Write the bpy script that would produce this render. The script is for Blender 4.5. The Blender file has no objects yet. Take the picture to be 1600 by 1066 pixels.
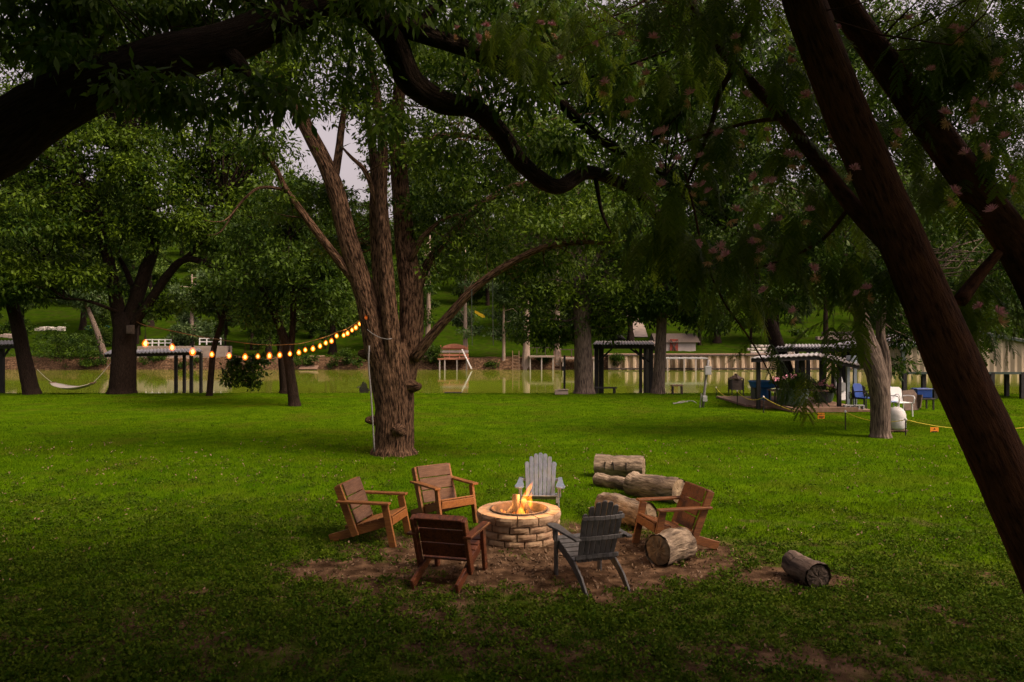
import bpy, math, random
import numpy as np
from mathutils import Vector, Matrix

# ------------------------------------------------------------------ camera, sky, sun, exposure
scene = bpy.context.scene
R = math.radians
CAM_H, FPX, HOR = 2.85, 1200.0, 523.0          # eye height, focal length in px of a 1600 px frame, horizon row
cam_d = bpy.data.cameras.new('camera'); cam = bpy.data.objects.new('camera', cam_d)
scene.collection.objects.link(cam); scene.camera = cam
cam.location = (0, 0, CAM_H); cam.rotation_euler = (R(90), 0, 0)
cam_d.sensor_width = 36; cam_d.lens = FPX / 1600 * 36; cam_d.shift_y = -(533 - HOR) / 1600
cam_d.clip_start = 0.05; cam_d.clip_end = 2000

SUN_EL, SUN_AZ = R(50), R(114)                  # azimuth from +Y towards +X (from the right, a little behind the camera)
world = bpy.data.worlds.new('World'); scene.world = world; world.use_nodes = True
wn = world.node_tree.nodes; wl = world.node_tree.links
for n in list(wn): wn.remove(n)
w_out = wn.new('ShaderNodeOutputWorld'); w_bg = wn.new('ShaderNodeBackground')
w_sky = wn.new('ShaderNodeTexSky'); w_sky.sky_type = 'NISHITA'; w_sky.sun_disc = False
w_sky.sun_elevation = SUN_EL; w_sky.sun_rotation = SUN_AZ
w_sky.air_density = 1.0; w_sky.dust_density = 7.0; w_sky.ozone_density = 1.0
w_hs = wn.new('ShaderNodeHueSaturation'); w_hs.inputs['Saturation'].default_value = 0.25
w_mx = wn.new('ShaderNodeMix'); w_mx.data_type = 'RGBA'; w_mx.blend_type = 'MULTIPLY'
w_mx.inputs['Factor'].default_value = 1.0; w_mx.inputs['B'].default_value = (1.0, 0.82, 0.80, 1)   # dusk cloud, faintly pink
wl.new(w_sky.outputs[0], w_hs.inputs['Color']); wl.new(w_hs.outputs[0], w_mx.inputs['A'])
wl.new(w_mx.outputs['Result'], w_bg.inputs['Color']); w_bg.inputs['Strength'].default_value = 0.15
wl.new(w_bg.outputs[0], w_out.inputs['Surface'])
sun_d = bpy.data.lights.new('sun', 'SUN'); sun_d.energy = 2.2; sun_d.angle = R(20); sun_d.color = (1.0, 0.77, 0.50)
sun = bpy.data.objects.new('sun', sun_d); scene.collection.objects.link(sun)
sdir = Vector((math.sin(SUN_AZ) * math.cos(SUN_EL), math.cos(SUN_AZ) * math.cos(SUN_EL), math.sin(SUN_EL)))
sun.rotation_euler = sdir.to_track_quat('Z', 'Y').to_euler(); sun.location = (0, 0, 30)
vs = scene.view_settings; vs.view_transform = 'Standard'; vs.look = 'None'; vs.gamma = 1; vs.use_curve_mapping = False
vs.exposure = 0.74
scene.cycles.use_denoising = True; scene.cycles.denoising_prefilter = 'NONE'
scene.cycles.max_bounces = 6; scene.cycles.transparent_max_bounces = 12
scene.cycles.diffuse_bounces = 2; scene.cycles.glossy_bounces = 3; scene.cycles.transmission_bounces = 4
scene.cycles.sample_clamp_indirect = 4

random.seed(7); rng = np.random.default_rng(7)
COL = scene.collection

# ------------------------------------------------------------------ helpers
def P(px, py, D): return np.array(((px - 800) / FPX * D, D, CAM_H - (py - HOR) / FPX * D))
def G(px, py, z=0.0):
    D = (CAM_H - z) * FPX / (py - HOR); return np.array(((px - 800) / FPX * D, D, z))

def tag(o, label=None, cat=None, group=None, kind=None):
    if label: o['label'] = label
    if cat: o['category'] = cat
    if group: o['group'] = group
    if kind: o['kind'] = kind
    return o
def thing(name, label, cat, loc=(0, 0, 0), rz=0.0, group=None):
    o = bpy.data.objects.new(name, None); COL.objects.link(o); o.empty_display_size = 0.2
    o.location = tuple(float(q) for q in loc); o.rotation_euler = (0, 0, rz)
    return tag(o, label, cat, group)
def mesh_np(name, verts, quads=None, tris=None, attrs=None, smooth=False):
    """fast mesh from arrays; attrs: {name: per-vertex float array or (n,3) array}"""
    me = bpy.data.meshes.new(name); verts = np.asarray(verts, dtype=np.float32)
    me.vertices.add(len(verts)); me.vertices.foreach_set('co', verts.ravel())
    idx = []; tot = []
    if quads is not None and len(quads): idx.append(np.asarray(quads).ravel()); tot.append(np.full(len(quads), 4))
    if tris is not None and len(tris): idx.append(np.asarray(tris).ravel()); tot.append(np.full(len(tris), 3))
    idx = np.concatenate(idx).astype(np.int32); tot = np.concatenate(tot).astype(np.int32)
    st = np.concatenate(([0], np.cumsum(tot)[:-1])).astype(np.int32)
    me.loops.add(len(idx)); me.loops.foreach_set('vertex_index', idx)
    me.polygons.add(len(tot)); me.polygons.foreach_set('loop_start', st); me.polygons.foreach_set('loop_total', tot)
    if smooth: me.polygons.foreach_set('use_smooth', np.ones(len(tot), dtype=bool))
    for k, a in (attrs or {}).items():
        a = np.asarray(a, dtype=np.float32)
        if a.ndim == 1: at = me.attributes.new(k, 'FLOAT', 'POINT'); at.data.foreach_set('value', a)
        else: at = me.attributes.new(k, 'FLOAT_VECTOR', 'POINT'); at.data.foreach_set('vector', a.ravel())
    me.update(calc_edges=True); me.validate()
    return me
def link(name, me, mat, parent=None, loc=None):
    o = bpy.data.objects.new(name, me); COL.objects.link(o)
    if mat is not None and not me.materials: me.materials.append(mat)
    if parent is not None: o.parent = parent
    if loc is not None: o.location = tuple(float(q) for q in loc)
    return o

class MB:
    """collects shapes, builds ONE mesh object"""
    def __init__(s): s.v = []; s.f = []; s.b = []; s.hasb = False
    def add(s, v, f, b=None):
        n = len(s.v); s.v += [tuple(map(float, p)) for p in v]; s.f += [tuple(i + n for i in q) for q in f]
        if b is None: s.b += [(0, 0, 0)] * len(v)
        else: s.b += [tuple(map(float, q)) for q in b]; s.hasb = True
        return s
    def box(s, c, size, rot=None):
        x, y, z = (q / 2 for q in size); c = Vector(c)
        m = rot if rot is not None else Matrix.Identity(3)
        v = [c + m @ Vector((a * x, b * y, d * z)) for a in (-1, 1) for b in (-1, 1) for d in (-1, 1)]
        return s.add(v, [(0, 1, 3, 2), (4, 6, 7, 5), (0, 4, 5, 1), (2, 3, 7, 6), (0, 2, 6, 4), (1, 5, 7, 3)])
    def bar(s, p0, p1, w, t, side=(0, 1, 0)):
        """beam p0->p1, width w along side, thickness t across"""
        p0, p1 = Vector(p0), Vector(p1); d = (p1 - p0); L = d.length; d.normalize()
        sd = Vector(side); sd = (sd - d * sd.dot(d)).normalized(); n = d.cross(sd)
        m = Matrix((d, sd, n)).transposed()
        return s.box((p0 + p1) / 2, (L, w, t), m)
    def prism(s, poly, o, ux, uy, t):
        """polygon (u,v) in plane o+u*ux+v*uy, thickness t centred on the plane"""
        o, ux, uy = Vector(o), Vector(ux).normalized(), Vector(uy).normalized(); n = ux.cross(uy) * (t / 2)
        a = [o + ux * u + uy * v - n for u, v in poly]; b = [o + ux * u + uy * v + n for u, v in poly]; k = len(poly)
        return s.add(a + b, [tuple(range(k - 1, -1, -1)), tuple(range(k, 2 * k))] + [(i, (i + 1) % k, k + (i + 1) % k, k + i) for i in range(k)])
    def cyl(s, p0, p1, r0, r1=None, seg=10): return s.tube([p0, p1], [r0, r0 if r1 is None else r1], seg, res=1)
    def tube(s, pts, rad, seg=8, res=4, bark=0.0, ph=0.0, cap=True):
        pts = [np.asarray(p, float) for p in pts]; rad = list(map(float, rad))
        if res > 1 and len(pts) > 2:
            ex = [2 * pts[0] - pts[1]] + pts + [2 * pts[-1] - pts[-2]]; q = []; rr = []
            for i in range(len(pts) - 1):
                a, b, c, d = ex[i:i + 4]
                for k in range(res):
                    t = k / res
                    q.append(0.5 * (2 * b + (c - a) * t + (2 * a - 5 * b + 4 * c - d) * t * t + (3 * b - a - 3 * c + d) * t ** 3))
                    rr.append(rad[i] * (1 - t) + rad[i + 1] * t)
            pts = q + [pts[-1]]; rad = rr + [rad[-1]]
        P_ = np.array(pts); n = len(P_)
        T = np.gradient(P_, axis=0); T /= np.linalg.norm(T, axis=1)[:, None] + 1e-9
        u = np.cross(T[0], (0, 0, 1.0));
        if np.linalg.norm(u) < 1e-3: u = np.array((1.0, 0, 0))
        u /= np.linalg.norm(u); v = []; bb = []; ln = 0.0
        ang = np.arange(seg) * 2 * math.pi / seg
        for i in range(n):
            u = u - T[i] * np.dot(u, T[i]); u /= np.linalg.norm(u) + 1e-9; w = np.cross(T[i], u)
            if i: ln += np.linalg.norm(P_[i] - P_[i - 1])
            r = np.full(seg, rad[i])
            if bark:
                dl = ln / max(0.15, rad[0])
                r = r * (1 + bark * (0.45 * np.sin(3 * ang + 0.5 * dl + ph) + 0.35 * np.sin(7 * ang + 0.8 * math.sin(1.1 * dl) + 2 * ph) + 0.35 * np.sin(11 * ang + 1.3 * math.sin(1.7 * dl + ph)) + 0.3 * math.sin(1.9 * dl + ph)))
                r = r + rad[0] * bark * 0.12 * rng.standard_normal(seg)
            v.append(P_[i] + np.outer(r * np.cos(ang), u) + np.outer(r * np.sin(ang), w))
            bb.append(np.stack((np.cos(ang) * rad[0], np.sin(ang) * rad[0], np.full(seg, ln * 0.16 + ph)), 1))
        v = np.concatenate(v); bb = np.concatenate(bb)
        f = [(i * seg + j, i * seg + (j + 1) % seg, (i + 1) * seg + (j + 1) % seg, (i + 1) * seg + j) for i in range(n - 1) for j in range(seg)]
        if cap: f += [tuple(range(seg - 1, -1, -1)), tuple(range((n - 1) * seg, n * seg))]
        return s.add(v, f, bb)
    def lathe(s, prof, c=(0, 0, 0), seg=20):
        c = np.asarray(c, float); v = []; k = len(prof)
        for r, z in prof:
            for j in range(seg):
                a = 2 * math.pi * j / seg; v.append(c + np.array((r * math.cos(a), r * math.sin(a), z)))
        f = [(i * seg + j, i * seg + (j + 1) % seg, (i + 1) * seg + (j + 1) % seg, (i + 1) * seg + j) for i in range(k - 1) for j in range(seg)]
        f += [tuple(range(seg - 1, -1, -1)), tuple(range((k - 1) * seg, k * seg))]
        return s.add(v, f)
    def build(s, name, mat, parent=None, loc=None, smooth=False, world=True, bevel=0.0, kind=None):
        """world=True: the shapes are in world coordinates, shifted to the parent's (or own) origin"""
        off = Vector((0, 0, 0))
        if world:
            if parent is not None:
                off = Vector(parent.location)
                if parent.parent is not None: off = off + Vector(parent.parent.location)
            elif loc is not None: off = Vector(tuple(map(float, loc)))
        me = bpy.data.meshes.new(name)
        me.from_pydata([(a - off.x, b - off.y, c - off.z) for a, b, c in s.v], [], s.f)
        if s.hasb:
            at = me.attributes.new('bark', 'FLOAT_VECTOR', 'POINT'); at.data.foreach_set('vector', np.array(s.b, dtype=np.float32).ravel())
        if smooth: me.polygons.foreach_set('use_smooth', np.ones(len(me.polygons), dtype=bool))
        me.update()
        o = link(name, me, mat, parent, loc if parent is None else None)
        if bevel:
            m = o.modifiers.new('edge', 'BEVEL'); m.width = bevel; m.segments = 1; m.limit_method = 'ANGLE'
        if kind: o['kind'] = kind
        return o
def one(mb, name, label, cat, mat, loc, group=None, **kw):
    return tag(mb.build(name, mat, None, loc, **kw), label, cat, group)

# ------------------------------------------------------------------ materials
ALBEDO_SCALE = 0.74                                    # darkens every base colour alike, so exposure can lift the sky
def mat(name, c1, c2=None, scale=6.0, rough=0.8, bump=0.0, bscale=30.0, stretch=(1, 1, 1), attr=None, detail=5.0, c3=None, s3=1.0, spec=0.3, metal=0.0, lo=0.35, hi=0.65, bdist=0.02):
    c1, c2, c3 = (None if c is None else tuple(ALBEDO_SCALE * q for q in c) for c in (c1, c2, c3))
    m = bpy.data.materials.new(name); m.use_nodes = True; nt = m.node_tree; N = nt.nodes; L = nt.links
    b = N['Principled BSDF']; b.inputs['Roughness'].default_value = rough; b.inputs['Specular IOR Level'].default_value = spec
    b.inputs['Metallic'].default_value = metal
    if c2 is None: b.inputs['Base Color'].default_value = (*c1, 1)
    if attr: tc = N.new('ShaderNodeAttribute'); tc.attribute_name = attr; out = tc.outputs['Vector']
    else: tc = N.new('ShaderNodeTexCoord'); out = tc.outputs['Object']
    mp = N.new('ShaderNodeMapping'); mp.inputs['Scale'].default_value = stretch; L.new(out, mp.inputs['Vector'])
    def noise(sc, det=detail):
        n = N.new('ShaderNodeTexNoise'); n.inputs['Scale'].default_value = sc; n.inputs['Detail'].default_value = det
        n.inputs['Roughness'].default_value = 0.6; L.new(mp.outputs[0], n.inputs['Vector']); return n.outputs['Fac']
    def ramp(f, a, c):
        r = N.new('ShaderNodeMapRange'); r.inputs['From Min'].default_value = a; r.inputs['From Max'].default_value = c; L.new(f, r.inputs['Value']); return r.outputs[0]
    if c2 is not None:
        mx = N.new('ShaderNodeMix'); mx.data_type = 'RGBA'; mx.inputs['A'].default_value = (*c1, 1); mx.inputs['B'].default_value = (*c2, 1)
        L.new(ramp(noise(scale), lo, hi), mx.inputs['Factor']); col = mx.outputs['Result']
        if c3 is not None:
            m3 = N.new('ShaderNodeMix'); m3.data_type = 'RGBA'; L.new(col, m3.inputs['A']); m3.inputs['B'].default_value = (*c3, 1)
            L.new(ramp(noise(s3, 3), 0.5, 0.68), m3.inputs['Factor']); col = m3.outputs['Result']
        L.new(col, b.inputs['Base Color'])
    if bump:
        bp = N.new('ShaderNodeBump'); bp.inputs['Strength'].default_value = bump; bp.inputs['Distance'].default_value = bdist
        L.new(noise(bscale), bp.inputs['Height']); L.new(bp.outputs[0], b.inputs['Normal'])
    return m
def leaf_mat(name, c1, c2, trans=0.35, rough=0.55, spec=0.12):
    c1, c2 = tuple(ALBEDO_SCALE * q for q in c1), tuple(ALBEDO_SCALE * q for q in c2)
    m = bpy.data.materials.new(name); m.use_nodes = True; nt = m.node_tree; N = nt.nodes; L = nt.links
    b = N['Principled BSDF']; out = N['Material Output']; b.inputs['Roughness'].default_value = rough; b.inputs['Specular IOR Level'].default_value = spec
    at = N.new('ShaderNodeAttribute'); at.attribute_name = 'tint'
    mx = N.new('ShaderNodeMix'); mx.data_type = 'RGBA'; mx.inputs['A'].default_value = (*c1, 1); mx.inputs['B'].default_value = (*c2, 1)
    L.new(at.outputs['Fac'], mx.inputs['Factor']); L.new(mx.outputs['Result'], b.inputs['Base Color'])
    tr = N.new('ShaderNodeBsdfTranslucent'); L.new(mx.outputs['Result'], tr.inputs['Color'])
    ms = N.new('ShaderNodeMixShader'); ms.inputs[0].default_value = trans
    L.new(b.outputs[0], ms.inputs[1]); L.new(tr.outputs[0], ms.inputs[2]); L.new(ms.outputs[0], out.inputs['Surface'])
    return m
def glow(name, col, strength):
    m = bpy.data.materials.new(name); m.use_nodes = True; N = m.node_tree.nodes; b = N['Principled BSDF']
    b.inputs['Base Color'].default_value = (*col, 1); b.inputs['Emission Color'].default_value = (*col, 1); b.inputs['Emission Strength'].default_value = strength
    return m
M = {}
M['bark'] = mat('bark', (0.022, 0.012, 0.007), (0.23, 0.135, 0.078), 24, 0.95, 1.0, 22, attr='bark', spec=0.1, lo=.40, hi=.62, bdist=.09, stretch=(1, 1, 1.5))
M['bark_grey'] = mat('bark_grey', (0.05, 0.037, 0.03), (0.23, 0.175, 0.135), 20, 0.95, 0.9, 22, attr='bark', spec=0.1, lo=.38, hi=.62, bdist=.06)
M['bark_dark'] = mat('bark_dark', (0.011, 0.008, 0.006), (0.040, 0.027, 0.020), 22, 0.95, 1.0, 26, attr='bark', spec=0.05, bdist=.06, stretch=(1, 1, 2.0))
M['bark_mimosa'] = mat('bark_mimosa', (0.026, 0.011, 0.006), (0.11, 0.045, 0.023), 26, 0.9, 0.8, 34, attr='bark', spec=0.08, c3=(0.10, 0.04, 0.018), s3=11, bdist=.03, stretch=(1, 1, 2.2))
M['bark_pale'] = mat('bark_pale', (0.22, 0.16, 0.12), (0.42, 0.33, 0.26), 5, 0.9, 0.6, 14, attr='bark', spec=0.1)
M['leaf'] = leaf_mat('leaf_pecan', (0.020, 0.052, 0.004), (0.135, 0.215, 0.010), .30)
M['leaf_dark'] = leaf_mat('leaf_shade_tree', (0.014, 0.038, 0.004), (0.085, 0.15, 0.010), .30)
M['leaf_far'] = leaf_mat('leaf_hillside', (0.018, 0.048, 0.006), (0.10, 0.16, 0.013), .3)
M['leaf_lime'] = leaf_mat('leaf_lime', (0.06, 0.12, 0.015), (0.16, 0.23, 0.03))
M['leaf_soft'] = leaf_mat('leaf_cypress', (0.055, 0.10, 0.035), (0.12, 0.18, 0.06))
M['leaf_mimosa'] = leaf_mat('leaf_mimosa', (0.050, 0.098, 0.008), (0.19, 0.26, 0.016), 0.45)
M['leaf_near'] = leaf_mat('leaf_near_pecan', (0.034, 0.080, 0.008), (0.115, 0.19, 0.016), 0.45)
M['grass'] = leaf_mat('grass_blade', (0.044, 0.115, 0.002), (0.130, 0.215, 0.003), 0.3, 0.8, 0.0)
M['clover'] = leaf_mat('ground_cover_leaf', (0.040, 0.088, 0.005), (0.115, 0.165, 0.012), 0.25, 0.7, 0.03)
M['wood'] = mat('stained_wood', (0.20, 0.075, 0.018), (0.34, 0.145, 0.040), 7, 0.55, 0.25, 40, (1.2, 9, 9), c3=(0.20, 0.07, 0.022), s3=2.0)
M['wood_red'] = mat('red_stained_wood', (0.135, 0.046, 0.012), (0.235, 0.090, 0.025), 7, 0.55, 0.25, 40, (1.2, 9, 9), c3=(0.10, 0.034, 0.011), s3=2.0)
M['wood_dark'] = mat('dark_stained_wood', (0.085, 0.024, 0.010), (0.19, 0.058, 0.020), 7, 0.45, 0.25, 40, (1.2, 9, 9), c3=(0.05, 0.015, 0.008), s3=2.5)
M['wood_worn'] = mat('worn_brown_wood', (0.115, 0.062, 0.036), (0.19, 0.105, 0.062), 7, 0.8, 0.3, 40, (9, 1.2, 9), c3=(0.11, 0.055, 0.03), s3=3.0)
M['paint_grey'] = mat('grey_painted_wood', (0.135, 0.165, 0.225), (0.21, 0.25, 0.325), 6, 0.6, 0.15, 50, (3, 3, 1), c3=(0.21, 0.22, 0.235), s3=2)
M['paint_slate'] = mat('weathered_slate_paint', (0.055, 0.052, 0.050), (0.14, 0.135, 0.13), 6, 0.6, 0.15, 50, (3, 3, 1), c3=(0.09, 0.08, 0.075), s3=3)
M['stone'] = mat('tan_block', (0.36, 0.235, 0.14), (0.48, 0.335, 0.21), 9, 0.92, 0.35, 60, c3=(0.32, 0.19, 0.115), s3=3.5, spec=0.15)
M['soot'] = mat('sooty_steel', (0.05, 0.035, 0.028), (0.14, 0.085, 0.06), 6, 0.8, 0.3, 30, c3=(0.22, 0.12, 0.07), s3=3)
M['ash'] = mat('ash', (0.10, 0.09, 0.085), (0.24, 0.22, 0.20), 14, 1.0, 0.8, 30)
M['char'] = mat('charred_wood', (0.012, 0.008, 0.006), (0.055, 0.028, 0.016), 8, 0.9, 1.0, 25, attr='bark')
M['log_bark'] = mat('weathered_log', (0.095, 0.066, 0.043), (0.42, 0.32, 0.215), 17, 0.9, 1.0, 26, attr='bark', c3=(0.07, 0.05, 0.038), s3=6, bdist=.04, stretch=(1, 1, 1.6))
M['log_dark'] = mat('dark_log', (0.10, 0.07, 0.055), (0.27, 0.19, 0.14), 17, 0.9, 1.0, 24, attr='bark', c3=(0.05, 0.036, 0.03), s3=4)
M['cut'] = mat('cut_end_grain', (0.20, 0.135, 0.075), (0.34, 0.25, 0.15), 10, 0.9, 0.4, 40, c3=(0.10, 0.07, 0.045), s3=4)
M['cut_dark'] = mat('dark_end_grain', (0.035, 0.026, 0.020), (0.10, 0.072, 0.052), 10, 0.95, 0.7, 30)  # darker brown tone for the end grain of one log
M['black'] = mat('black_timber', (0.012, 0.011, 0.011), (0.03, 0.027, 0.025), 5, 0.7, 0.2, 30)
M['dark_wood'] = mat('dark_dock_wood', (0.045, 0.034, 0.028), (0.10, 0.075, 0.058), 6, 0.85, 0.3, 30, (1, 6, 1))
M['tin'] = mat('corrugated_tin', (0.36, 0.35, 0.36), (0.58, 0.56, 0.57), 1.2, 0.45, 0.1, 20, metal=0.3, c3=(0.24, 0.20, 0.18), s3=0.9)
M['tin_dark'] = mat('dark_tin', (0.10, 0.085, 0.078), (0.30, 0.26, 0.24), 1.5, 0.5, 0.1, 20, metal=0.2)
M['white'] = mat('white_plastic', (0.74, 0.74, 0.74), (0.82, 0.82, 0.81), 3, 0.45)
M['cloth_white'] = mat('white_sack_cloth', (0.56, 0.55, 0.53), (0.72, 0.71, 0.69), 6, 0.9, 0.5, 9)
M['pvc'] = mat('pale_conduit', (0.19, 0.18, 0.17), (0.27, 0.26, 0.25), 6, 0.5)
M['grey_box'] = mat('grey_utility_box', (0.33, 0.34, 0.34), (0.43, 0.44, 0.44), 4, 0.5)
M['deck'] = mat('brown_deck_board', (0.17, 0.10, 0.065), (0.29, 0.185, 0.125), 6, 0.85, 0.3, 30, (1, 6, 1))
M['pile'] = mat('tan_sheet_pile', (0.46, 0.34, 0.23), (0.62, 0.48, 0.34), 2.5, 0.8, 0.2, 12, (3, 3, 0.5), c3=(0.30, 0.20, 0.13), s3=1.0)
M['siding'] = mat('beige_metal_siding', (0.42, 0.335, 0.225), (0.50, 0.41, 0.285), 0.8, 0.55)
M['green_trim'] = mat('dark_green_trim', (0.05, 0.075, 0.06), (0.075, 0.10, 0.085), 3, 0.5)
M['blue'] = mat('blue_plastic', (0.012, 0.045, 0.21), (0.016, 0.06, 0.27), 3, 0.4)
M['sky_blue'] = mat('bright_blue_plastic', (0.01, 0.11, 0.32), (0.02, 0.14, 0.38), 3, 0.4)
M['pale_blue'] = mat('pale_blue_cloth', (0.30, 0.38, 0.66), (0.40, 0.48, 0.74), 3, 0.8)
M['teal'] = mat('teal_hull', (0.02, 0.20, 0.19), (0.03, 0.26, 0.24), 3, 0.4)
M['steel'] = mat('galvanised_steel', (0.20, 0.25, 0.29), (0.32, 0.37, 0.41), 3, 0.4, metal=0.4)
M['yellow'] = mat('yellow_rope', (0.62, 0.50, 0.03), (0.72, 0.58, 0.05), 5, 0.7)
M['orange'] = mat('orange_sign', (0.85, 0.27, 0.015), (0.92, 0.32, 0.02), 3, 0.6)
M['ink'] = mat('black_ink', (0.01, 0.01, 0.01))
M['cable'] = mat('amber_lit_cable', (0.10, 0.045, 0.015), (0.16, 0.075, 0.02), 3, 0.6)
M['socket'] = mat('black_socket', (0.015, 0.013, 0.012))
M['limestone'] = mat('limestone_block', (0.42, 0.39, 0.34), (0.62, 0.58, 0.51), 3, 0.9, 0.5, 10)
M['stucco'] = mat('pale_stucco', (0.36, 0.31, 0.28), (0.46, 0.40, 0.36), 1.5, 0.9)
M['barn_red'] = mat('barn_red', (0.20, 0.035, 0.02), (0.30, 0.06, 0.035), 4, 0.7)
M['red_wood'] = mat('red_brown_deck', (0.34, 0.13, 0.075), (0.46, 0.20, 0.12), 5, 0.8, 0.2, 20)
M['path'] = mat('pale_path', (0.27, 0.215, 0.175), (0.37, 0.30, 0.25), 1.0, 0.95, 0.2, 8)
M['hammock'] = mat('hammock_canvas', (0.50, 0.46, 0.40), (0.60, 0.56, 0.49), 12, 0.95)
M['pink'] = mat('pink_filament', (0.85, 0.32, 0.44), (0.95, 0.50, 0.60), 20, 0.8)
M['peach'] = mat('faded_filament', (0.72, 0.38, 0.19), (0.80, 0.48, 0.26), 20, 0.8)
M['terracotta'] = mat('brown_plastic_weave', (0.08, 0.05, 0.035), (0.14, 0.09, 0.06), 12, 0.7)
M['rock'] = mat('river_bank_rock', (0.10, 0.07, 0.05), (0.34, 0.25, 0.17), 1.6, 0.95, 0.9, 5, c3=(0.05, 0.06, 0.025), s3=0.7)
M['yellow_toy'] = mat('yellow_plastic', (0.75, 0.50, 0.02))
# ------------------------------------------------------------------ the setting: lawn, river, far bank
_ks = rng.normal(size=(24, 2)); _ph = rng.uniform(0, 6.28, 24)
def fbm(x, y, s=1.0):
    x = np.asarray(x, float); y = np.asarray(y, float); t = np.zeros_like(x)
    for i in range(24):
        f = s * (0.6 + 0.35 * i); t = t + np.sin(f * (_ks[i, 0] * x + _ks[i, 1] * y) + _ph[i]) / (1 + 0.22 * i)
    return t / 4.0
PIT = np.array((0.10, 10.8))
def dirt(x, y):
    """bare, trodden earth round the fire pit, with ragged edges and a few worn spots in front"""
    e = 1.0 - np.sqrt(((x - 0.35) / 3.1) ** 2 + ((y - 9.75) / 1.85) ** 2)
    e = np.maximum(e, 0.8 * (1.0 - np.sqrt(((x + 1.9) / 1.3) ** 2 + ((y - 9.35) / 0.7) ** 2)))
    e = np.maximum(e, 0.9 * (1.0 - np.sqrt(((x - 3.3) / 0.9) ** 2 + ((y - 9.0) / 0.55) ** 2)))
    for cx, cy, rx, ry in ((-1.7, 7.3, 1.1, 0.35), (0.6, 7.1, 1.2, 0.4), (3.7, 8.25, 0.6, 0.25), (-3.6, 7.0, 0.9, 0.3), (1.9, 6.7, 0.8, 0.3)):
        e = np.maximum(e, 0.02 * (1.0 - np.sqrt(((x - cx) / rx) ** 2 + ((y - cy) / ry) ** 2)))
    return np.clip(0.5 + 1.3 * e + 0.34 * fbm(x, y, 2.2) + 0.22 * fbm(x, y, 7.0) - 0.12, 0, 1) * (e > -0.25)
WATER_Z = -1.0
def lawn_z(x, y):
    edge = 37.2 + 0.35 * fbm(x * 0.15, y * 0.0, 1.0)
    t = np.clip((y - edge) / 1.6, 0, 1)
    return 0.03 * fbm(x, y, 0.25) * np.clip((y - 13) / 6, 0, 1) - 1.7 * t * t * (3 - 2 * t)
xs = np.concatenate((np.linspace(-90, -14, 30), np.linspace(-13, -5.1, 34), np.arange(-5, 5.6, 0.07), np.linspace(5.7, 13, 30), np.linspace(14, 90, 30)))
ys = np.concatenate((np.linspace(-45, 5.5, 26), np.arange(5.8, 13, 0.07), np.linspace(13.2, 36, 60), np.linspace(36.3, 39.5, 16)))
X, Y = np.meshgrid(xs, ys); Zl = lawn_z(X, Y); Dt = dirt(X, Y)
Zl = Zl + np.where(Dt > 0.4, 0.006 * fbm(X, Y, 6), 0) - 0.004 * Dt
nx, ny = len(xs), len(ys); ii = (np.arange(ny - 1)[:, None] * nx + np.arange(nx - 1)).ravel()
def grid_quads(nx, ny):
    ii = (np.arange(ny - 1)[:, None] * nx + np.arange(nx - 1)).ravel(); return np.stack((ii, ii + 1, ii + nx + 1, ii + nx), 1)
def lawn_material(k=1.0):
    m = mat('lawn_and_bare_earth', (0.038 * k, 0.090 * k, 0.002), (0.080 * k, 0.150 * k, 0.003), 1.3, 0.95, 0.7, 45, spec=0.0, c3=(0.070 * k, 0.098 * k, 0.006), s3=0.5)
    nt = m.node_tree; N = nt.nodes; L = nt.links; b = N['Principled BSDF']
    g = b.inputs['Base Color'].links[0].from_socket
    tc = N.new('ShaderNodeTexCoord'); at = N.new('ShaderNodeAttribute'); at.attribute_name = 'dirt'
    n1 = N.new('ShaderNodeTexNoise'); n1.inputs['Scale'].default_value = 5; n1.inputs['Detail'].default_value = 8; L.new(tc.outputs['Object'], n1.inputs['Vector'])
    n2 = N.new('ShaderNodeTexNoise'); n2.inputs['Scale'].default_value = 2.2; n2.inputs['Detail'].default_value = 6; L.new(tc.outputs['Object'], n2.inputs['Vector'])
    cr = N.new('ShaderNodeValToRGB'); L.new(n1.outputs['Fac'], cr.inputs[0])
    cr.color_ramp.elements[0].position = 0.32; cr.color_ramp.elements[0].color = (0.030, 0.018, 0.010, 1)
    cr.color_ramp.elements[1].position = 0.70; cr.color_ramp.elements[1].color = (0.155, 0.095, 0.055, 1)
    e = cr.color_ramp.elements.new(0.5); e.color = (0.068, 0.041, 0.024, 1)
    ad = N.new('ShaderNodeMath'); ad.operation = 'MULTIPLY_ADD'; L.new(n2.outputs['Fac'], ad.inputs[0]); ad.inputs[1].default_value = 0.7; ad.inputs[2].default_value = -0.35
    sm = N.new('ShaderNodeMath'); sm.operation = 'ADD'; L.new(at.outputs['Fac'], sm.inputs[0]); L.new(ad.outputs[0], sm.inputs[1])
    mr = N.new('ShaderNodeMapRange'); mr.inputs['From Min'].default_value = 0.20; mr.inputs['From Max'].default_value = 0.62; L.new(sm.outputs[0], mr.inputs['Value'])
    mx = N.new('ShaderNodeMix'); mx.data_type = 'RGBA'; L.new(mr.outputs[0], mx.inputs['Factor']); L.new(g, mx.inputs['A']); L.new(cr.outputs[0], mx.inputs['B'])
    L.new(mx.outputs['Result'], b.inputs['Base Color']); return m
me = mesh_np('lawn', np.stack((X.ravel(), Y.ravel(), Zl.ravel()), 1), grid_quads(nx, ny), attrs={'dirt': Dt.ravel()}, smooth=True)
tag(link('lawn', me, lawn_material()), kind='structure')

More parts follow.
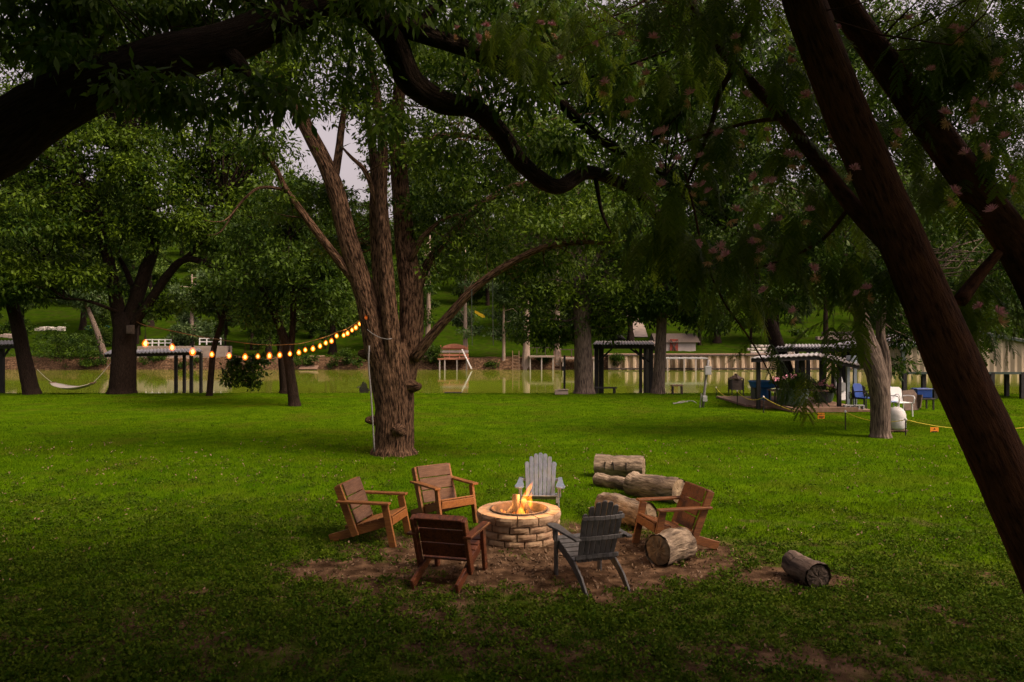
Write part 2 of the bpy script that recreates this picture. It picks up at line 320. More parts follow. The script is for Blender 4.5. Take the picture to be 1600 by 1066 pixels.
def water_material():
    m = bpy.data.materials.new('green_river_water'); m.use_nodes = True; N = m.node_tree.nodes; L = m.node_tree.links; b = N['Principled BSDF']
    b.inputs['Base Color'].default_value = (0.115, 0.150, 0.010, 1); b.inputs['Roughness'].default_value = 0.04; b.inputs['IOR'].default_value = 1.33
    tc = N.new('ShaderNodeTexCoord'); mp = N.new('ShaderNodeMapping'); mp.inputs['Scale'].default_value = (0.5, 1.6, 1); L.new(tc.outputs['Object'], mp.inputs['Vector'])
    n = N.new('ShaderNodeTexNoise'); n.inputs['Scale'].default_value = 0.9; n.inputs['Detail'].default_value = 3; L.new(mp.outputs[0], n.inputs['Vector'])
    bp = N.new('ShaderNodeBump'); bp.inputs['Strength'].default_value = 0.06; bp.inputs['Distance'].default_value = 0.05; L.new(n.outputs['Fac'], bp.inputs['Height']); L.new(bp.outputs[0], b.inputs['Normal'])
    return m
mb = MB(); mb.add([(-260, 37.6, WATER_Z), (260, 37.6, WATER_Z), (260, 88, WATER_Z), (-260, 88, WATER_Z)], [(0, 1, 2, 3)])
tag(mb.build('river_water', water_material()), kind='structure')

def hill_z(x, y):
    x = np.asarray(x, float); y = np.asarray(y, float)
    z = np.interp(y, (84.0, 84.5, 85.2, 90, 96, 125, 160, 220, 420), (-1.6, -0.7, 0.15, 0.45, 0.9, 7.2, 13.5, 26, 60))
    return z + 0.22 * fbm(x, y, 0.5) * np.clip((y - 84.2), 0, 1) + 0.9 * fbm(x * 0.1, y * 0.1, 0.6) * np.clip((y - 96) / 20, 0, 1)
xs2 = np.concatenate((np.linspace(-420, -70, 24), np.linspace(-68, 68, 170), np.linspace(70, 420, 24)))
ys2 = np.concatenate((np.linspace(84, 86, 9), np.linspace(86.6, 130, 46), np.linspace(134, 420, 30)))
X2, Y2 = np.meshgrid(xs2, ys2); Z2 = hill_z(X2, Y2)
bank = np.clip((88.2 - Y2) / 2 + 0.5 * fbm(X2, Y2, 0.6), 0, 1)
me = mesh_np('far_bank', np.stack((X2.ravel(), Y2.ravel(), Z2.ravel()), 1), grid_quads(len(xs2), len(ys2)), attrs={'dirt': bank.ravel()}, smooth=True)
fm = lawn_material(0.42); fm.name = 'shaded_hillside_grass_and_bank'  # tree shade on the slope is put into this darker grass colour
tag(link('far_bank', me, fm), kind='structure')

# ------------------------------------------------------------------ foliage tools
def sprig(n, flat=0.55, size=(0.14, 0.06), seed=0, droop=0.5):
    """leaf clump within a unit ball: returns (n,4,3) rhombic leaves"""
    r = np.random.default_rng(seed); d = r.normal(size=(n, 3)); d /= np.linalg.norm(d, axis=1)[:, None]
    c = d * (r.random(n) ** 0.5)[:, None]; c[:, 2] *= flat
    ax = d * 0.8 + r.normal(size=(n, 3)) * 0.6; ax[:, 2] -= droop; ax /= np.linalg.norm(ax, axis=1)[:, None]
    up = r.normal(size=(n, 3)) * 0.55 + np.array((0, 0, 1.0)); sd = np.cross(ax, up); sd /= np.linalg.norm(sd, axis=1)[:, None] + 1e-6
    return c, ax, sd
def foliage_mesh(name, centers, radii, per=34, size=(0.14, 0.06), flat=0.55, seed=1, droop=0.5, tint_bias=0.0, ntemp=10):
    """one crown mesh: clumps of leaves at the given centres"""
    r = np.random.default_rng(seed); V = []; T = []
    centers = np.asarray(centers, float); radii = np.asarray(radii, float); which = r.integers(0, ntemp, len(centers))
    for k in range(ntemp):
        ix = np.nonzero(which == k)[0]
        if not len(ix): continue
        c, ax, sd = sprig(per, flat, size, seed * 31 + k, droop)
        a = r.uniform(0, 6.28, len(ix)); ca, sa = np.cos(a), np.sin(a)
        def rot(v): return np.stack((ca[:, None] * v[None, :, 0] - sa[:, None] * v[None, :, 1], sa[:, None] * v[None, :, 0] + ca[:, None] * v[None, :, 1], np.broadcast_to(v[None, :, 2], (len(ix), len(v)))), 2)
        C = rot(c) * radii[ix][:, None, None] + centers[ix][:, None, :]; A = rot(ax); S = rot(sd)
        s = r.uniform(0.55, 1.35, (len(ix), per, 1))
        L_ = A * size[0] * s; W_ = S * size[1] * 0.5 * s
        V.append(np.stack((C, C + L_ * 0.45 + W_, C + L_, C + L_ * 0.45 - W_), 2).reshape(-1, 3))
        t = np.clip(r.normal(0.4 + tint_bias, 0.26, (len(ix), 1)) + r.normal(0, 0.16, (len(ix), per)), 0, 1)
        T.append(np.repeat(t.ravel(), 4))
    V = np.concatenate(V); T = np.concatenate(T)
    return mesh_np(name, V, np.arange(len(V)).reshape(-1, 4), attrs={'tint': T})
def blob_points(blobs, r):
    """cluster centres inside ellipsoids: (centre, (rx,ry,rz), n)"""
    out = []
    for c, rad, n in blobs:
        d = r.normal(size=(n, 3)); d /= np.linalg.norm(d, axis=1)[:, None]
        m = max(2, n // 7); s = np.asarray(c) + d[:m] * (r.random(m) ** 0.42)[:, None] * np.asarray(rad)      # boughs, then clumps about them
        out.append(s[r.integers(0, m, n)] + r.normal(size=(n, 3)) * np.asarray(rad) * np.array((.19, .19, .15)))
    return np.concatenate(out)
def twigs(mb, limb_pts, targets, r, n, r0=0.035, seg=4):
    """thin boughs from the nearest limb point to a clump"""
    limb_pts = np.asarray(limb_pts)
    for t in targets[r.permutation(len(targets))[:n]]:
        d = np.linalg.norm(limb_pts - t, axis=1) + np.abs(r.normal(0, 0.4, len(limb_pts))); b = limb_pts[int(np.argmin(d))]
        if np.linalg.norm(t - b) < 0.3: continue
        k = np.linalg.norm(t - b)
        m1 = b * 0.65 + t * 0.35 + r.normal(0, 0.10 * k, 3); m2 = b * 0.3 + t * 0.7 + r.normal(0, 0.10 * k, 3) + np.array((0, 0, 0.06 * k))
        q = min(1.0, k / 2.5); mb.tube([b, m1, m2, t], [r0 * q, r0 * 0.7 * q, r0 * 0.45 * q, r0 * 0.2 * q], seg, 2, cap=False)
def dense(pts, step=0.3):
    out = []
    for a, b in zip(pts[:-1], pts[1:]):
        n = max(1, int(np.linalg.norm(b - a) / step)); out += [a + (b - a) * k / n for k in range(n)]
    return out + [pts[-1]]
def tree(name, label, limbs, blobs, bark, leaf, seed, group=None, per=34, size=(0.14, 0.06), clump=0.55, flat=0.55, ntwig=120, seg=16, barkamp=0.05, twig_r=0.035, tint=0.0, droop=0.5, flare=True):
    """limbs: polylines of (px,py,D,radius); blobs: (px,py,D,rx,ry,rz,n) in metres"""
    r = np.random.default_rng(seed); base = P(*limbs[0][0][:3]); root = thing(name, label, 'tree', (base[0], base[1], base[2]), group=group)
    lp = []
    for i, lb in enumerate(limbs):
        pts = [P(*q[:3]) for q in lb]; rad = [q[3] for q in lb]
        if i == 0 and flare:                                   # root flare, sunk a little into the ground
            pts = [pts[0] - np.array((0, 0, 0.25)), pts[0] + np.array((0, 0, 0.02))] + [pts[0] * 0.75 + pts[1] * 0.25] + pts[1:]
            rad = [rad[0] * 1.3, rad[0] * 1.14, rad[0] * .98] + rad[1:]
        mb = MB(); mb.tube(pts, rad, seg if i == 0 else max(8, seg - 4), 5, barkamp, ph=float(r.uniform(0, 6)))
        mb.build('trunk' if i == 0 else 'limb', bark, root, smooth=True)
        lp += dense(pts[len(pts) // 3:] if i == 0 else pts)
    if blobs:
        bl = [(P(b[0], b[1], b[2]), b[3:6], b[6]) for b in blobs]; c = blob_points(bl, r)
        mb = MB(); twigs(mb, lp, c, r, ntwig, twig_r); tw = mb.build('branches', bark, root, smooth=True, kind='stuff')
        me = foliage_mesh('crown', c - base, clump * r.uniform(0.6, 1.3, len(c)), per, size, flat, seed, droop, tint)
        link('crown', me, leaf, root)
    return root
# ------------------------------------------------------------------ the big multi-stemmed tree in the middle of the lawn
D0 = 18.4
ct = tree('pecan_tree', 'huge multi-stemmed tree with string lights tied to its trunk, mid lawn', [
    [(616, 706, 18.5, 0.470), (617, 670, 18.5, 0.461), (617, 630, 18.5, 0.470), (614, 590, 18.5, 0.508), (612, 560, 18.5, 0.508), (611, 535, 18.5, 0.395)],
    [(600, 590, 18.35, 0.252), (590, 545, 18.3, 0.302), (573, 470, 18.2, 0.260), (547, 385, 18.0, 0.227), (520, 285, 17.9, 0.197), (482, 205, 17.8, 0.168), (442, 135, 17.7, 0.143), (402, 82, 17.6, 0.126), (375, -40, 17.5, 0.092)],
    [(520, 290, 17.9, 0.109), (529, 240, 18.0, 0.092), (535, 190, 18.1, 0.076), (548, 120, 18.2, 0.050), (552, 40, 18.3, 0.034)],
    [(556, 440, 18.1, 0.126), (520, 395, 17.9, 0.101), (478, 340, 17.7, 0.084), (448, 298, 17.5, 0.067), (430, 262, 17.4, 0.050), (405, 235, 17.3, 0.034)],
    [(446, 297, 17.5, 0.042), (420, 293, 17.4, 0.038), (398, 297, 17.3, 0.029), (372, 322, 17.2, 0.024), (345, 362, 17.1, 0.015), (322, 368, 17.0, 0.008)],
    [(372, 322, 17.2, 0.018), (350, 345, 17.0, 0.013), (318, 345, 16.9, 0.007)],
    [(618, 590, 18.2, 0.168), (612, 520, 18.1, 0.202), (604, 440, 18.05, 0.185), (600, 370, 18.0, 0.160), (596, 300, 18.0, 0.134), (598, 230, 18.0, 0.118), (588, 150, 18.1, 0.092), (575, 60, 18.2, 0.067), (570, -40, 18.2, 0.042)],
    [(632, 600, 18.6, 0.252), (640, 540, 18.65, 0.302), (643, 460, 18.7, 0.286), (634, 385, 18.8, 0.252), (626, 300, 18.9, 0.218), (620, 210, 19.0, 0.185), (624, 140, 19.1, 0.151), (632, 50, 19.2, 0.118), (640, -60, 19.3, 0.076)],
    [(600, 520, 18.9, 0.185), (592, 430, 19.1, 0.168), (586, 340, 19.3, 0.143), (584, 250, 19.5, 0.109), (570, 150, 19.6, 0.067)],
    [(590, 320, 18.1, 0.071), (572, 270, 17.9, 0.059), (548, 245, 17.8, 0.038), (530, 225, 17.7, 0.017)],
    [(648, 560, 18.35, 0.137), (668, 533, 18.2, 0.119), (702, 493, 18.0, 0.108), (742, 450, 17.8, 0.097), (792, 415, 17.6, 0.083), (850, 387, 17.4, 0.068), (912, 379, 17.2, 0.054), (975, 378, 17.0, 0.036), (1010, 352, 16.9, 0.018)],
    [(645, 480, 18.9, 0.134), (662, 425, 19.1, 0.118), (692, 380, 19.3, 0.101), (745, 325, 19.6, 0.092), (800, 292, 19.9, 0.076), (850, 282, 20.2, 0.042)],
    [(622, 240, 18.9, 0.084), (660, 220, 18.6, 0.071), (710, 210, 18.3, 0.059), (765, 218, 18.0, 0.042), (820, 205, 17.8, 0.021)],
    [(640, 410, 18.6, 0.084), (660, 372, 18.3, 0.067), (690, 345, 18.1, 0.042), (715, 335, 18, 0.025)],
    ], [
    (450, 90, 17.5, 1.4, 1.5, 1.1, 110), (575, 60, 18.2, 2.0, 2.0, 1.0, 130), (500, 20, 18, 2.2, 2, .8, 110), (690, 90, 18.5, 2.2, 2.0, 1.2, 160),
    (545, 150, 18.3, 1.0, 1.2, .6, 60), (590, 190, 18.2, .8, 1.0, .6, 50), (700, 260, 18.6, 1.5, 1.8, .6, 90), (790, 310, 18.8, 2.0, 2, .7, 130), (880, 345, 17.4, 1.6, 1.6, .5, 90),
    (720, 400, 19.5, 1.3, 1.8, .7, 90), (850, 410, 18.5, 1.3, 1.5, .45, 60), (780, 205, 18.2, 1.6, 1.8, .6, 90), (890, 240, 18.5, 1.5, 1.8, .8, 100),
    (420, 215, 17.4, .8, 1.0, .5, 40), (470, 320, 18.2, .9, 1.2, .4, 36), (660, 330, 18.3, .7, .8, .5, 40), (970, 370, 17, .8, 1, .5, 40), (545, 320, 19.3, .7, .8, .5, 34), (530, 390, 19.6, .8, 1, .5, 34)],
    M['bark'], M['leaf'], 11, per=34, size=(0.135, 0.052), clump=0.5, ntwig=330, seg=40, barkamp=0.055, twig_r=0.03)
for px, py, D, r_, dx, dz in ((577, 657, 18.35, .10, -.9, .1), (566, 553, 18.4, .11, -.9, .2), (650, 604, 18.2, .14, .8, .0), (622, 672, 18.02, .15, 0.0, .1)):
    c = P(px, py, D); d = np.array((dx, -.6, dz)); d /= np.linalg.norm(d)
    mb = MB(); mb.tube([c - d * r_ * 1.5, c - d * r_ * .6, c, c + d * r_ * .7, c + d * r_ * 1.0], [r_ * 1.3, r_ * 1.1, r_ * .9, r_ * .65, r_ * .25], 12, 3, 0.16, ph=px); mb.build('burl', M['bark'], ct, smooth=True)

# ------------------------------------------------------------------ trees along the river edge, near bank
tree('pecan_tree', 'broad dark pecan with thick forked trunk between hammock and left dock', [
    [(190, 614, 37, .62), (192, 580, 37, .56), (194, 540, 37, .54), (195, 505, 37, .52), (192, 490, 37, .40)],
    [(188, 510, 37, .34), (182, 470, 36.8, .32), (172, 420, 36.5, .26), (160, 370, 36, .22), (150, 320, 35.5, .17), (120, 270, 35, .10)],
    [(200, 510, 37, .36), (212, 470, 37, .34), (228, 420, 37, .30), (240, 385, 37, .25), (235, 340, 37, .18), (215, 290, 36.5, .12), (190, 230, 36, .07)],
    [(206, 510, 36.9, .22), (235, 470, 36.7, .22), (262, 430, 36.5, .20), (290, 405, 36.2, .16), (330, 415, 36, .13), (365, 430, 35.8, .08)],
    [(290, 405, 36.2, .12), (320, 370, 36, .10), (335, 325, 36, .08), (350, 300, 36, .05)],
    [(212, 470, 37, .15), (200, 430, 37.2, .13), (185, 400, 37.4, .08)],
    [(190, 490, 37, .10), (165, 480, 36, .08), (135, 470, 35.5, .06), (100, 466, 35, .04)]],
    [(100, 250, 35, 3.4, 3, 2.0, 200), (220, 250, 36, 3.6, 3, 1.8, 210), (330, 300, 36, 3.0, 3, 1.4, 170), (60, 340, 35, 2.8, 3, 1.4, 150), (170, 350, 36.5, 3.2, 2.5, 1.4, 170),
     (280, 370, 36.5, 2.6, 2.5, 1.0, 130), (60, 420, 35, 2.2, 2.5, 1.1, 120), (130, 440, 36, 1.8, 2.5, .8, 90), (380, 380, 36, 2.2, 2.5, 1.2, 120), (210, 180, 37, 3.0, 3, 1.6, 150), (350, 220, 37, 2.2, 2.5, 1.6, 120), (100, 120, 38, 4, 3, 2.2, 200), (260, 110, 38, 4, 3, 2.2, 200), (20, 180, 37, 3, 3, 2, 130), (400, 280, 37.5, 2.0, 2, 1.6, 100), (60, 40, 38.5, 4.5, 3, 2.4, 230), (220, 30, 39, 4, 3, 2.4, 200), (380, 130, 39, 3.0, 3, 2.2, 170), (440, 60, 39.5, 3, 3, 2, 120), (330, 270, 38, 2.4, 2.5, 1.4, 110), (170, 180, 38.5, 3.4, 3, 1.8, 160), (265, 475, 37.5, 1.0, 1, .6, 30)],
    M['bark_dark'], M['leaf'], 21, per=36, size=(0.21, 0.095), clump=0.75, flat=0.5, ntwig=260, seg=18, barkamp=0.06, twig_r=0.05)
tree('pecan_tree', 'slanting dark trunk at far left with hammock tied to it', [
    [(50, 617, 36.4, .38), (42, 580, 36.4, .34), (32, 530, 36.4, .31), (20, 480, 36.3, .28), (2, 420, 36, .24), (-20, 350, 35.6, .18), (-40, 280, 35, .1)],
    [(18, 475, 36.3, .16), (45, 430, 36, .13), (70, 400, 35.5, .08)]],
    [(-30, 440, 35, 2.5, 2.5, 1.2, 110), (30, 450, 35.2, 2.0, 2, .8, 90), (-40, 330, 35, 3, 3, 1.8, 150), (30, 250, 35, 2.4, 2.5, 1.4, 90), (10, 400, 36, 1.6, 2, .8, 60)],
    M['bark_dark'], M['leaf_dark'], 22, per=36, size=(0.21, 0.095), clump=0.75, ntwig=90, seg=14, barkamp=0.05, twig_r=0.05)
tree('sapling_tree', 'slim dark tree trunk leaning right under the string lights', [
    [(327, 620, 35.5, .15), (330, 585, 35.5, .14), (334, 545, 35.4, .13), (345, 510, 35.3, .12), (355, 475, 35.2, .10), (372, 430, 35, .07), (390, 380, 35, .04)],
    [(346, 508, 35.3, .06), (335, 470, 35, .05), (325, 440, 35, .03)]],
    [(340, 460, 35, 1.5, 1.8, 1.0, 80), (380, 400, 35, 1.8, 2, 1.2, 110), (395, 495, 35, .9, 1.2, .6, 36)],
    M['bark_dark'], M['leaf_dark'], 23, per=34, size=(0.20, 0.09), clump=0.65, ntwig=70, seg=10, barkamp=0.03)
tree('sapling_tree', 'slender twin-stemmed tree standing left of the huge trunk', [
    [(460, 634, 30.6, .24), (456, 600, 30.6, .20), (450, 560, 30.6, .18), (445, 530, 30.5, .17), (430, 495, 30.4, .14), (415, 460, 30.2, .11), (400, 410, 30, .07)],
    [(453, 560, 30.6, .13), (457, 520, 30.6, .13), (458, 470, 30.6, .12), (456, 410, 30.5, .09), (450, 350, 30.4, .05)],
    [(420, 470, 30.3, .07), (405, 450, 30.1, .05), (390, 440, 30, .03)]],
    [(430, 430, 30, 1.9, 2, 1.1, 120), (480, 400, 30.5, 1.8, 2, 1.4, 120), (500, 470, 30.5, 1.2, 1.6, .8, 70), (400, 480, 30, 1.0, 1.4, .6, 50), (470, 320, 31, 2.2, 2, 1.2, 120), (420, 350, 30.5, 1.6, 2, 1.2, 80), (520, 420, 31, 1.0, 1.5, 1.0, 60)],
    M['bark_dark'], M['leaf_dark'], 24, per=34, size=(0.18, 0.085), clump=0.62, ntwig=130, seg=12, barkamp=0.04)
tree('sapling_tree', 'short dark trunk half hidden behind the slender twin-stemmed tree', [
    [(447, 613, 37.0, .30), (444, 580, 37, .26), (440, 540, 37, .22), (436, 500, 37, .18), (440, 450, 37, .12)]],
    [(420, 520, 37, 1.4, 1.2, .6, 40), (440, 460, 37.5, 2.0, 1.8, 1.2, 80)],
    M['bark_dark'], M['leaf_dark'], 25, per=30, size=(0.2, 0.09), clump=0.65, ntwig=30, seg=10)
tree('pecan_tree', 'tall straight grey trunk beside the open-sided boat dock', [
    [(913, 614, 37.2, .50), (912, 580, 37.2, .44), (911, 540, 37.2, .42), (910, 480, 37.2, .40), (908, 430, 37.2, .36), (905, 380, 37.2, .30), (902, 320, 37.2, .2), (900, 240, 37, .1)],
    [(910, 450, 37.2, .16), (930, 410, 37, .14), (948, 370, 36.8, .10), (960, 320, 36.5, .05)],
    [(907, 420, 37.2, .14), (885, 385, 37.2, .12), (860, 350, 37.3, .07)]],
    [(870, 470, 37.5, 2.2, 2, 1.3, 130), (860, 520, 37.8, 1.5, 1.6, .9, 90), (960, 460, 37, 1.8, 2, 1.4, 130), (820, 440, 38, 1.8, 2, 1.2, 100), (900, 330, 37, 3.2, 2.5, 1.6, 170), (985, 390, 36.5, 1.8, 2, 1.2, 100), (940, 510, 37.8, 1.0, 1, .8, 46), (790, 370, 38, 2.2, 2, 1.3, 90)],
    M['bark_grey'], M['leaf'], 26, per=34, size=(0.21, 0.095), clump=0.7, ntwig=160, seg=16, barkamp=0.06)
tree('pecan_tree', 'narrow brown trunk with drooping crown between boat dock and power post', [
    [(1028, 613, 37.2, .33), (1030, 580, 37.2, .29), (1032, 540, 37.2, .27), (1034, 500, 37.2, .24), (1036, 465, 37.1, .2), (1045, 420, 37, .14), (1050, 360, 36.8, .08)],
    [(1036, 490, 37.2, .13), (1052, 460, 37, .11), (1072, 425, 36.8, .07)],
    [(1034, 480, 37.2, .10), (1018, 450, 37.2, .08), (1000, 425, 37.2, .05)]],
    [(1020, 470, 37.2, 1.4, 1.6, .9, 90), (1060, 450, 36.8, 1.8, 2, 1.2, 120), (1100, 500, 36.5, 1.2, 1.6, .8, 70), (1040, 380, 37, 2.6, 2.2, 1.6, 150), (1110, 410, 36.5, 1.8, 2, 1.4, 110)],
    M['bark_grey'], M['leaf_dark'], 27, per=34, size=(0.21, 0.095), clump=0.68, ntwig=120, seg=12, barkamp=0.05)
tree('pecan_tree', 'crooked grey-brown forked trunk beside the white sack on the right lawn', [
    [(1376, 684, 21.3, .27), (1376, 650, 21.3, .255), (1375, 615, 21.3, .26), (1368, 580, 21.3, .28), (1358, 550, 21.3, .29), (1350, 520, 21.3, .24), (1342, 480, 21.3, .18), (1325, 420, 21.2, .13), (1300, 340, 21, .08)],
    [(1380, 610, 21.5, .17), (1384, 580, 21.7, .15), (1382, 550, 21.8, .13), (1376, 520, 21.9, .13), (1380, 470, 22, .10), (1395, 400, 22.1, .06)],
    [(1345, 495, 21.3, .10), (1300, 460, 21.1, .09), (1260, 452, 21, .07), (1220, 470, 20.8, .04)]],
    [(1310, 420, 21, 1.4, 1.4, 1.0, 110), (1390, 440, 22, 1.2, 1.4, 1.0, 100), (1240, 440, 21, 1.2, 1.4, .8, 90), (1340, 330, 21.3, 2.2, 2, 1.3, 170), (1440, 340, 22, 2.0, 2, 1.4, 150), (1210, 350, 21.5, 1.6, 1.8, 1.1, 110), (1395, 520, 22.3, .6, .7, .5, 34), (1520, 400, 23, 1.8, 2, 1.3, 120), (1530, 505, 23.5, .9, 1, .7, 50), (1400, 572, 22.5, .5, .5, .14, 12)],
    M['bark_grey'], M['leaf_dark'], 28, per=32, size=(0.16, 0.062), clump=0.5, ntwig=170, seg=20, barkamp=0.06, twig_r=0.03)
tree('shade_tree', 'dark leafy tree filling the upper right behind the mimosa', [
    [(1700, 618, 36, .4), (1690, 540, 36, .36), (1660, 440, 35.5, .3), (1610, 330, 35, .2), (1560, 220, 34.5, .1)],
    [(1640, 400, 35.3, .16), (1540, 330, 34.5, .13), (1440, 280, 34, .07)]],
    [(1500, 200, 34, 4, 3, 2.4, 260), (1350, 150, 34, 4, 3, 2.6, 260), (1590, 330, 34.5, 3, 3, 2.2, 180), (1450, 350, 34.5, 2.6, 2.5, 1.8, 140), (1580, 60, 34, 3.5, 3, 2.2, 160), (1200, 200, 34.5, 3.2, 3, 2.4, 190), (1590, 480, 35, 2, 2, .9, 70), (1280, 60, 35, 3.4, 3, 2.2, 200), (1450, 60, 35, 3.6, 3, 2.2, 200), (1300, 270, 35, 3, 3, 2, 150)],
    M['bark_dark'], M['leaf_dark'], 29, per=36, size=(0.22, 0.10), clump=0.8, ntwig=120, seg=12)

tree('shade_tree', 'leafy tree crown high over the river behind the limb arch', [
    [(1240, 617, 40, .4), (1215, 540, 40, .36), (1180, 440, 40, .3), (1120, 300, 39, .22), (1060, 180, 38, .14), (1010, 60, 38, .08)],
    [(1150, 370, 39.5, .16), (1080, 320, 39, .12), (1000, 270, 38.5, .06)]],
    [(1000, 120, 38, 4.5, 3, 3.2, 300), (1120, 200, 38.5, 3.2, 3, 2.6, 200), (900, 110, 38, 3.5, 3, 2.6, 180), (1150, 330, 39, 2.6, 2.5, 1.8, 130), (1000, 270, 38.5, 3.2, 2.5, 1.8, 150), (1120, 50, 38, 3.5, 3, 2, 160), (790, 60, 38, 2.5, 3, 2, 90), (960, 30, 39, 5, 3, 2, 220), (700, 110, 40, 3, 3, 2.4, 150), (640, 240, 41, 2.6, 2.5, 2.2, 120), (1230, 60, 38, 3.5, 3, 2, 170), (820, 220, 40, 3.2, 3, 2.4, 170)],
    M['bark_dark'], M['leaf_dark'], 30, per=36, size=(0.24, 0.11), clump=0.85, ntwig=110, seg=12)

# ------------------------------------------------------------------ far bank: riverside trees one by one, then the hillside wood
def far_tree(label, px, D, h, w, lean=0.0, bark='bark_pale', leaf='leaf_far', seed=0, tr=0.35, low=0.3, n=150, flare=1.0, name='riverside_tree', tint=0.0):
    r = np.random.default_rng(seed); X0 = (px - 800) / FPX * D; z0 = float(hill_z(X0, D)) - 0.15
    if D < 85.6: z0 = WATER_Z - 0.2
    root = thing(name, label, 'tree', (X0, D, z0)); b = np.array((X0, D, z0)); top = b + np.array((lean * h, 0, h))
    mb = MB(); mid = b + np.array((lean * h * .3, 0, h * .35))
    mb.tube([b, b + np.array((lean * .3, 0, .5)), b + np.array((lean * h * .1, 0, h * .12)), mid, top], [tr * (1 + 0.9 * flare), tr * (1 + .45 * flare), tr, tr * .75, .06], 14, 4, 0.10, ph=seed)
    mb.build('trunk', M[bark], root, smooth=True)
    bl = []
    for k in range(9):
        t = r.uniform(low, 0.98); q = b + (top - b) * t; a = r.uniform(0, 6.28); s = w * (1 - 0.55 * t) * r.uniform(.3, .8)
        bl.append((q + np.array((math.cos(a) * s, math.sin(a) * s * .8, 0)), (w * .36, w * .36, h * .09), n // 9))
    c = blob_points(bl, r); mb = MB(); twigs(mb, [b + (top - b) * t for t in np.linspace(.2, .95, 14)], c, r, 26, 0.09); mb.build('branches', M[bark], root, kind='stuff')
    link('crown', foliage_mesh('crown', c - b, 1.0 * r.uniform(.6, 1.3, len(c)), 26, (0.42, 0.20), 0.5, seed + 3, 0.4, tint), M[leaf], root)
    return root
far_tree('pale flared cypress trunk on the far bank right of the slide dock', 822, 85.0, 15, 4.6, .01, seed=41, tr=.42, low=.26, flare=1.1)
far_tree('thin pale cypress on the far bank near the wooden ladder', 787, 85.2, 11, 2.8, .0, seed=42, tr=.2, low=.24, leaf='leaf_soft', n=90, flare=1.3)
far_tree('cypress with broad flared base beside the far sheet-pile wall', 871, 85.2, 15, 4.4, .0, seed=43, tr=.42, low=.26, flare=1.0)
far_tree('pale trunk rising behind the far slide dock', 727, 87.5, 13, 3.4, .0, seed=44, tr=.28, low=.24, leaf='leaf_soft', n=100, flare=.3)
far_tree('pale tree trunk just right of the huge tree on far bank', 668, 87.5, 14, 4.6, .02, seed=45, tr=.36, low=.26, flare=.3)
far_tree('pale leaning trunk on the far bank behind the hammock', 165, 85.6, 9.5, 4.0, -.36, 'bark_grey', seed=46, tr=.38, low=.36, leaf='leaf_soft', n=150, flare=.9)
far_tree('soft grey-green willowy tree across the river above the lights', 300, 90, 9.5, 4.4, .0, seed=47, tr=.3, low=.12, leaf='leaf_soft', n=180, tint=.15)
far_tree('dark green tree on the far bank behind the string lights', 420, 89, 12, 5.2, .0, 'bark_dark', seed=48, tr=.35, low=.12, n=190)
far_tree('green tree on the far bank just left of the huge tree', 520, 91, 13, 5.2, .0, 'bark_dark', seed=49, tr=.35, low=.14, n=190)
far_tree('lime-green tree lit softly beyond the boat dock', 985, 100, 17, 6.0, .0, 'bark_dark', 'leaf_lime', seed=50, tr=.35, low=.34, n=190)
far_tree('green tree on the far bank above the pale stucco house', 1120, 100, 16, 6.0, .0, 'bark_dark', 'leaf_far', seed=51, tr=.35, low=.30, n=190)
far_tree('green tree above the far limestone blocks', 1290, 98, 15, 5.5, .0, 'bark_dark', 'leaf_lime', seed=52, tr=.35, low=.38, n=160)
far_tree('green tree on the far bank beyond the beige boathouse', 1450, 95, 15, 6.0, .0, 'bark_dark', 'leaf_far', seed=53, tr=.35, low=.2, n=190)
far_tree('dark tree on the far bank at the left frame edge', 20, 104, 15, 6.5, .0, 'bark_dark', 'leaf_far', seed=54, tr=.35, low=.36, n=190)
far_tree('green tree on the far hill above the teal canoe', 130, 108, 15, 6.0, .0, 'bark_dark', 'leaf_far', seed=55, tr=.35, low=.32, n=190)
far_tree('green tree on the far hill right of the forked pecan', 235, 110, 15, 5.5, .0, 'bark_dark', 'leaf_lime', seed=56, tr=.35, low=.4, n=160)
def shrub(label, px, py, D, w, h, seed, leaf='leaf_dark', n=60):
    c0 = P(px, py, D); r = np.random.default_rng(seed); root = thing('shrub', label, 'shrub', c0, group=None)
    c = blob_points([((0, 0, h * .5), (w * .5, w * .4, h * .45), n)], r)
    mb = MB(); twigs(mb, [np.array((0, 0, .05)), np.array((.1, 0, .1))], c, r, 14, .03); mb.build('stems', M['bark_dark'], root, world=False, kind='stuff')
    link('foliage', foliage_mesh('foliage', c, .38 * r.uniform(.6, 1.2, n), 26, (.24, .11), .7, seed, .3), M[leaf], root)
shrub('dark leafy thicket on the far bank behind the hammock', 105, 574, 85.5, 8, 4.6, 61, n=260)
shrub('low green bush at the far waterline left of the forked pecan', 150, 574, 85.2, 3.5, 1.6, 62, n=70)
shrub('round bush at the far waterline below the white railing', 235, 574, 85.2, 3.4, 1.7, 63, n=70)
shrub('small bush on the far bank under the tan retaining wall', 300, 575, 85.0, 2.6, 1.1, 64, n=50)
shrub('leafy bush on the near bank under the string lights', 390, 606, 38.2, 2.4, 1.5, 65, 'leaf_dark', 70)
shrub('bush on the far bank left of the huge trunk', 540, 575, 85.2, 5, 2.2, 66, n=110)
shrub('green bush on the far bank right of the huge trunk', 672, 572, 84.8, 3.2, 3.0, 67, n=90)
shrub('green bush between the two far cypress bases', 845, 576, 84.8, 2.8, 1.5, 68, n=60)
shrub('low dark bush at the far waterline beside the slide', 765, 578, 84.9, 2.2, 1.0, 69, n=40)
shrub('bush at the left end of the sheet-pile wall', 965, 574, 83.6, 1.6, 1.5, 70, n=40)
shrub('bush on the far bank below the brown ramp', 480, 576, 85.0, 4, 1.6, 71, n=80)

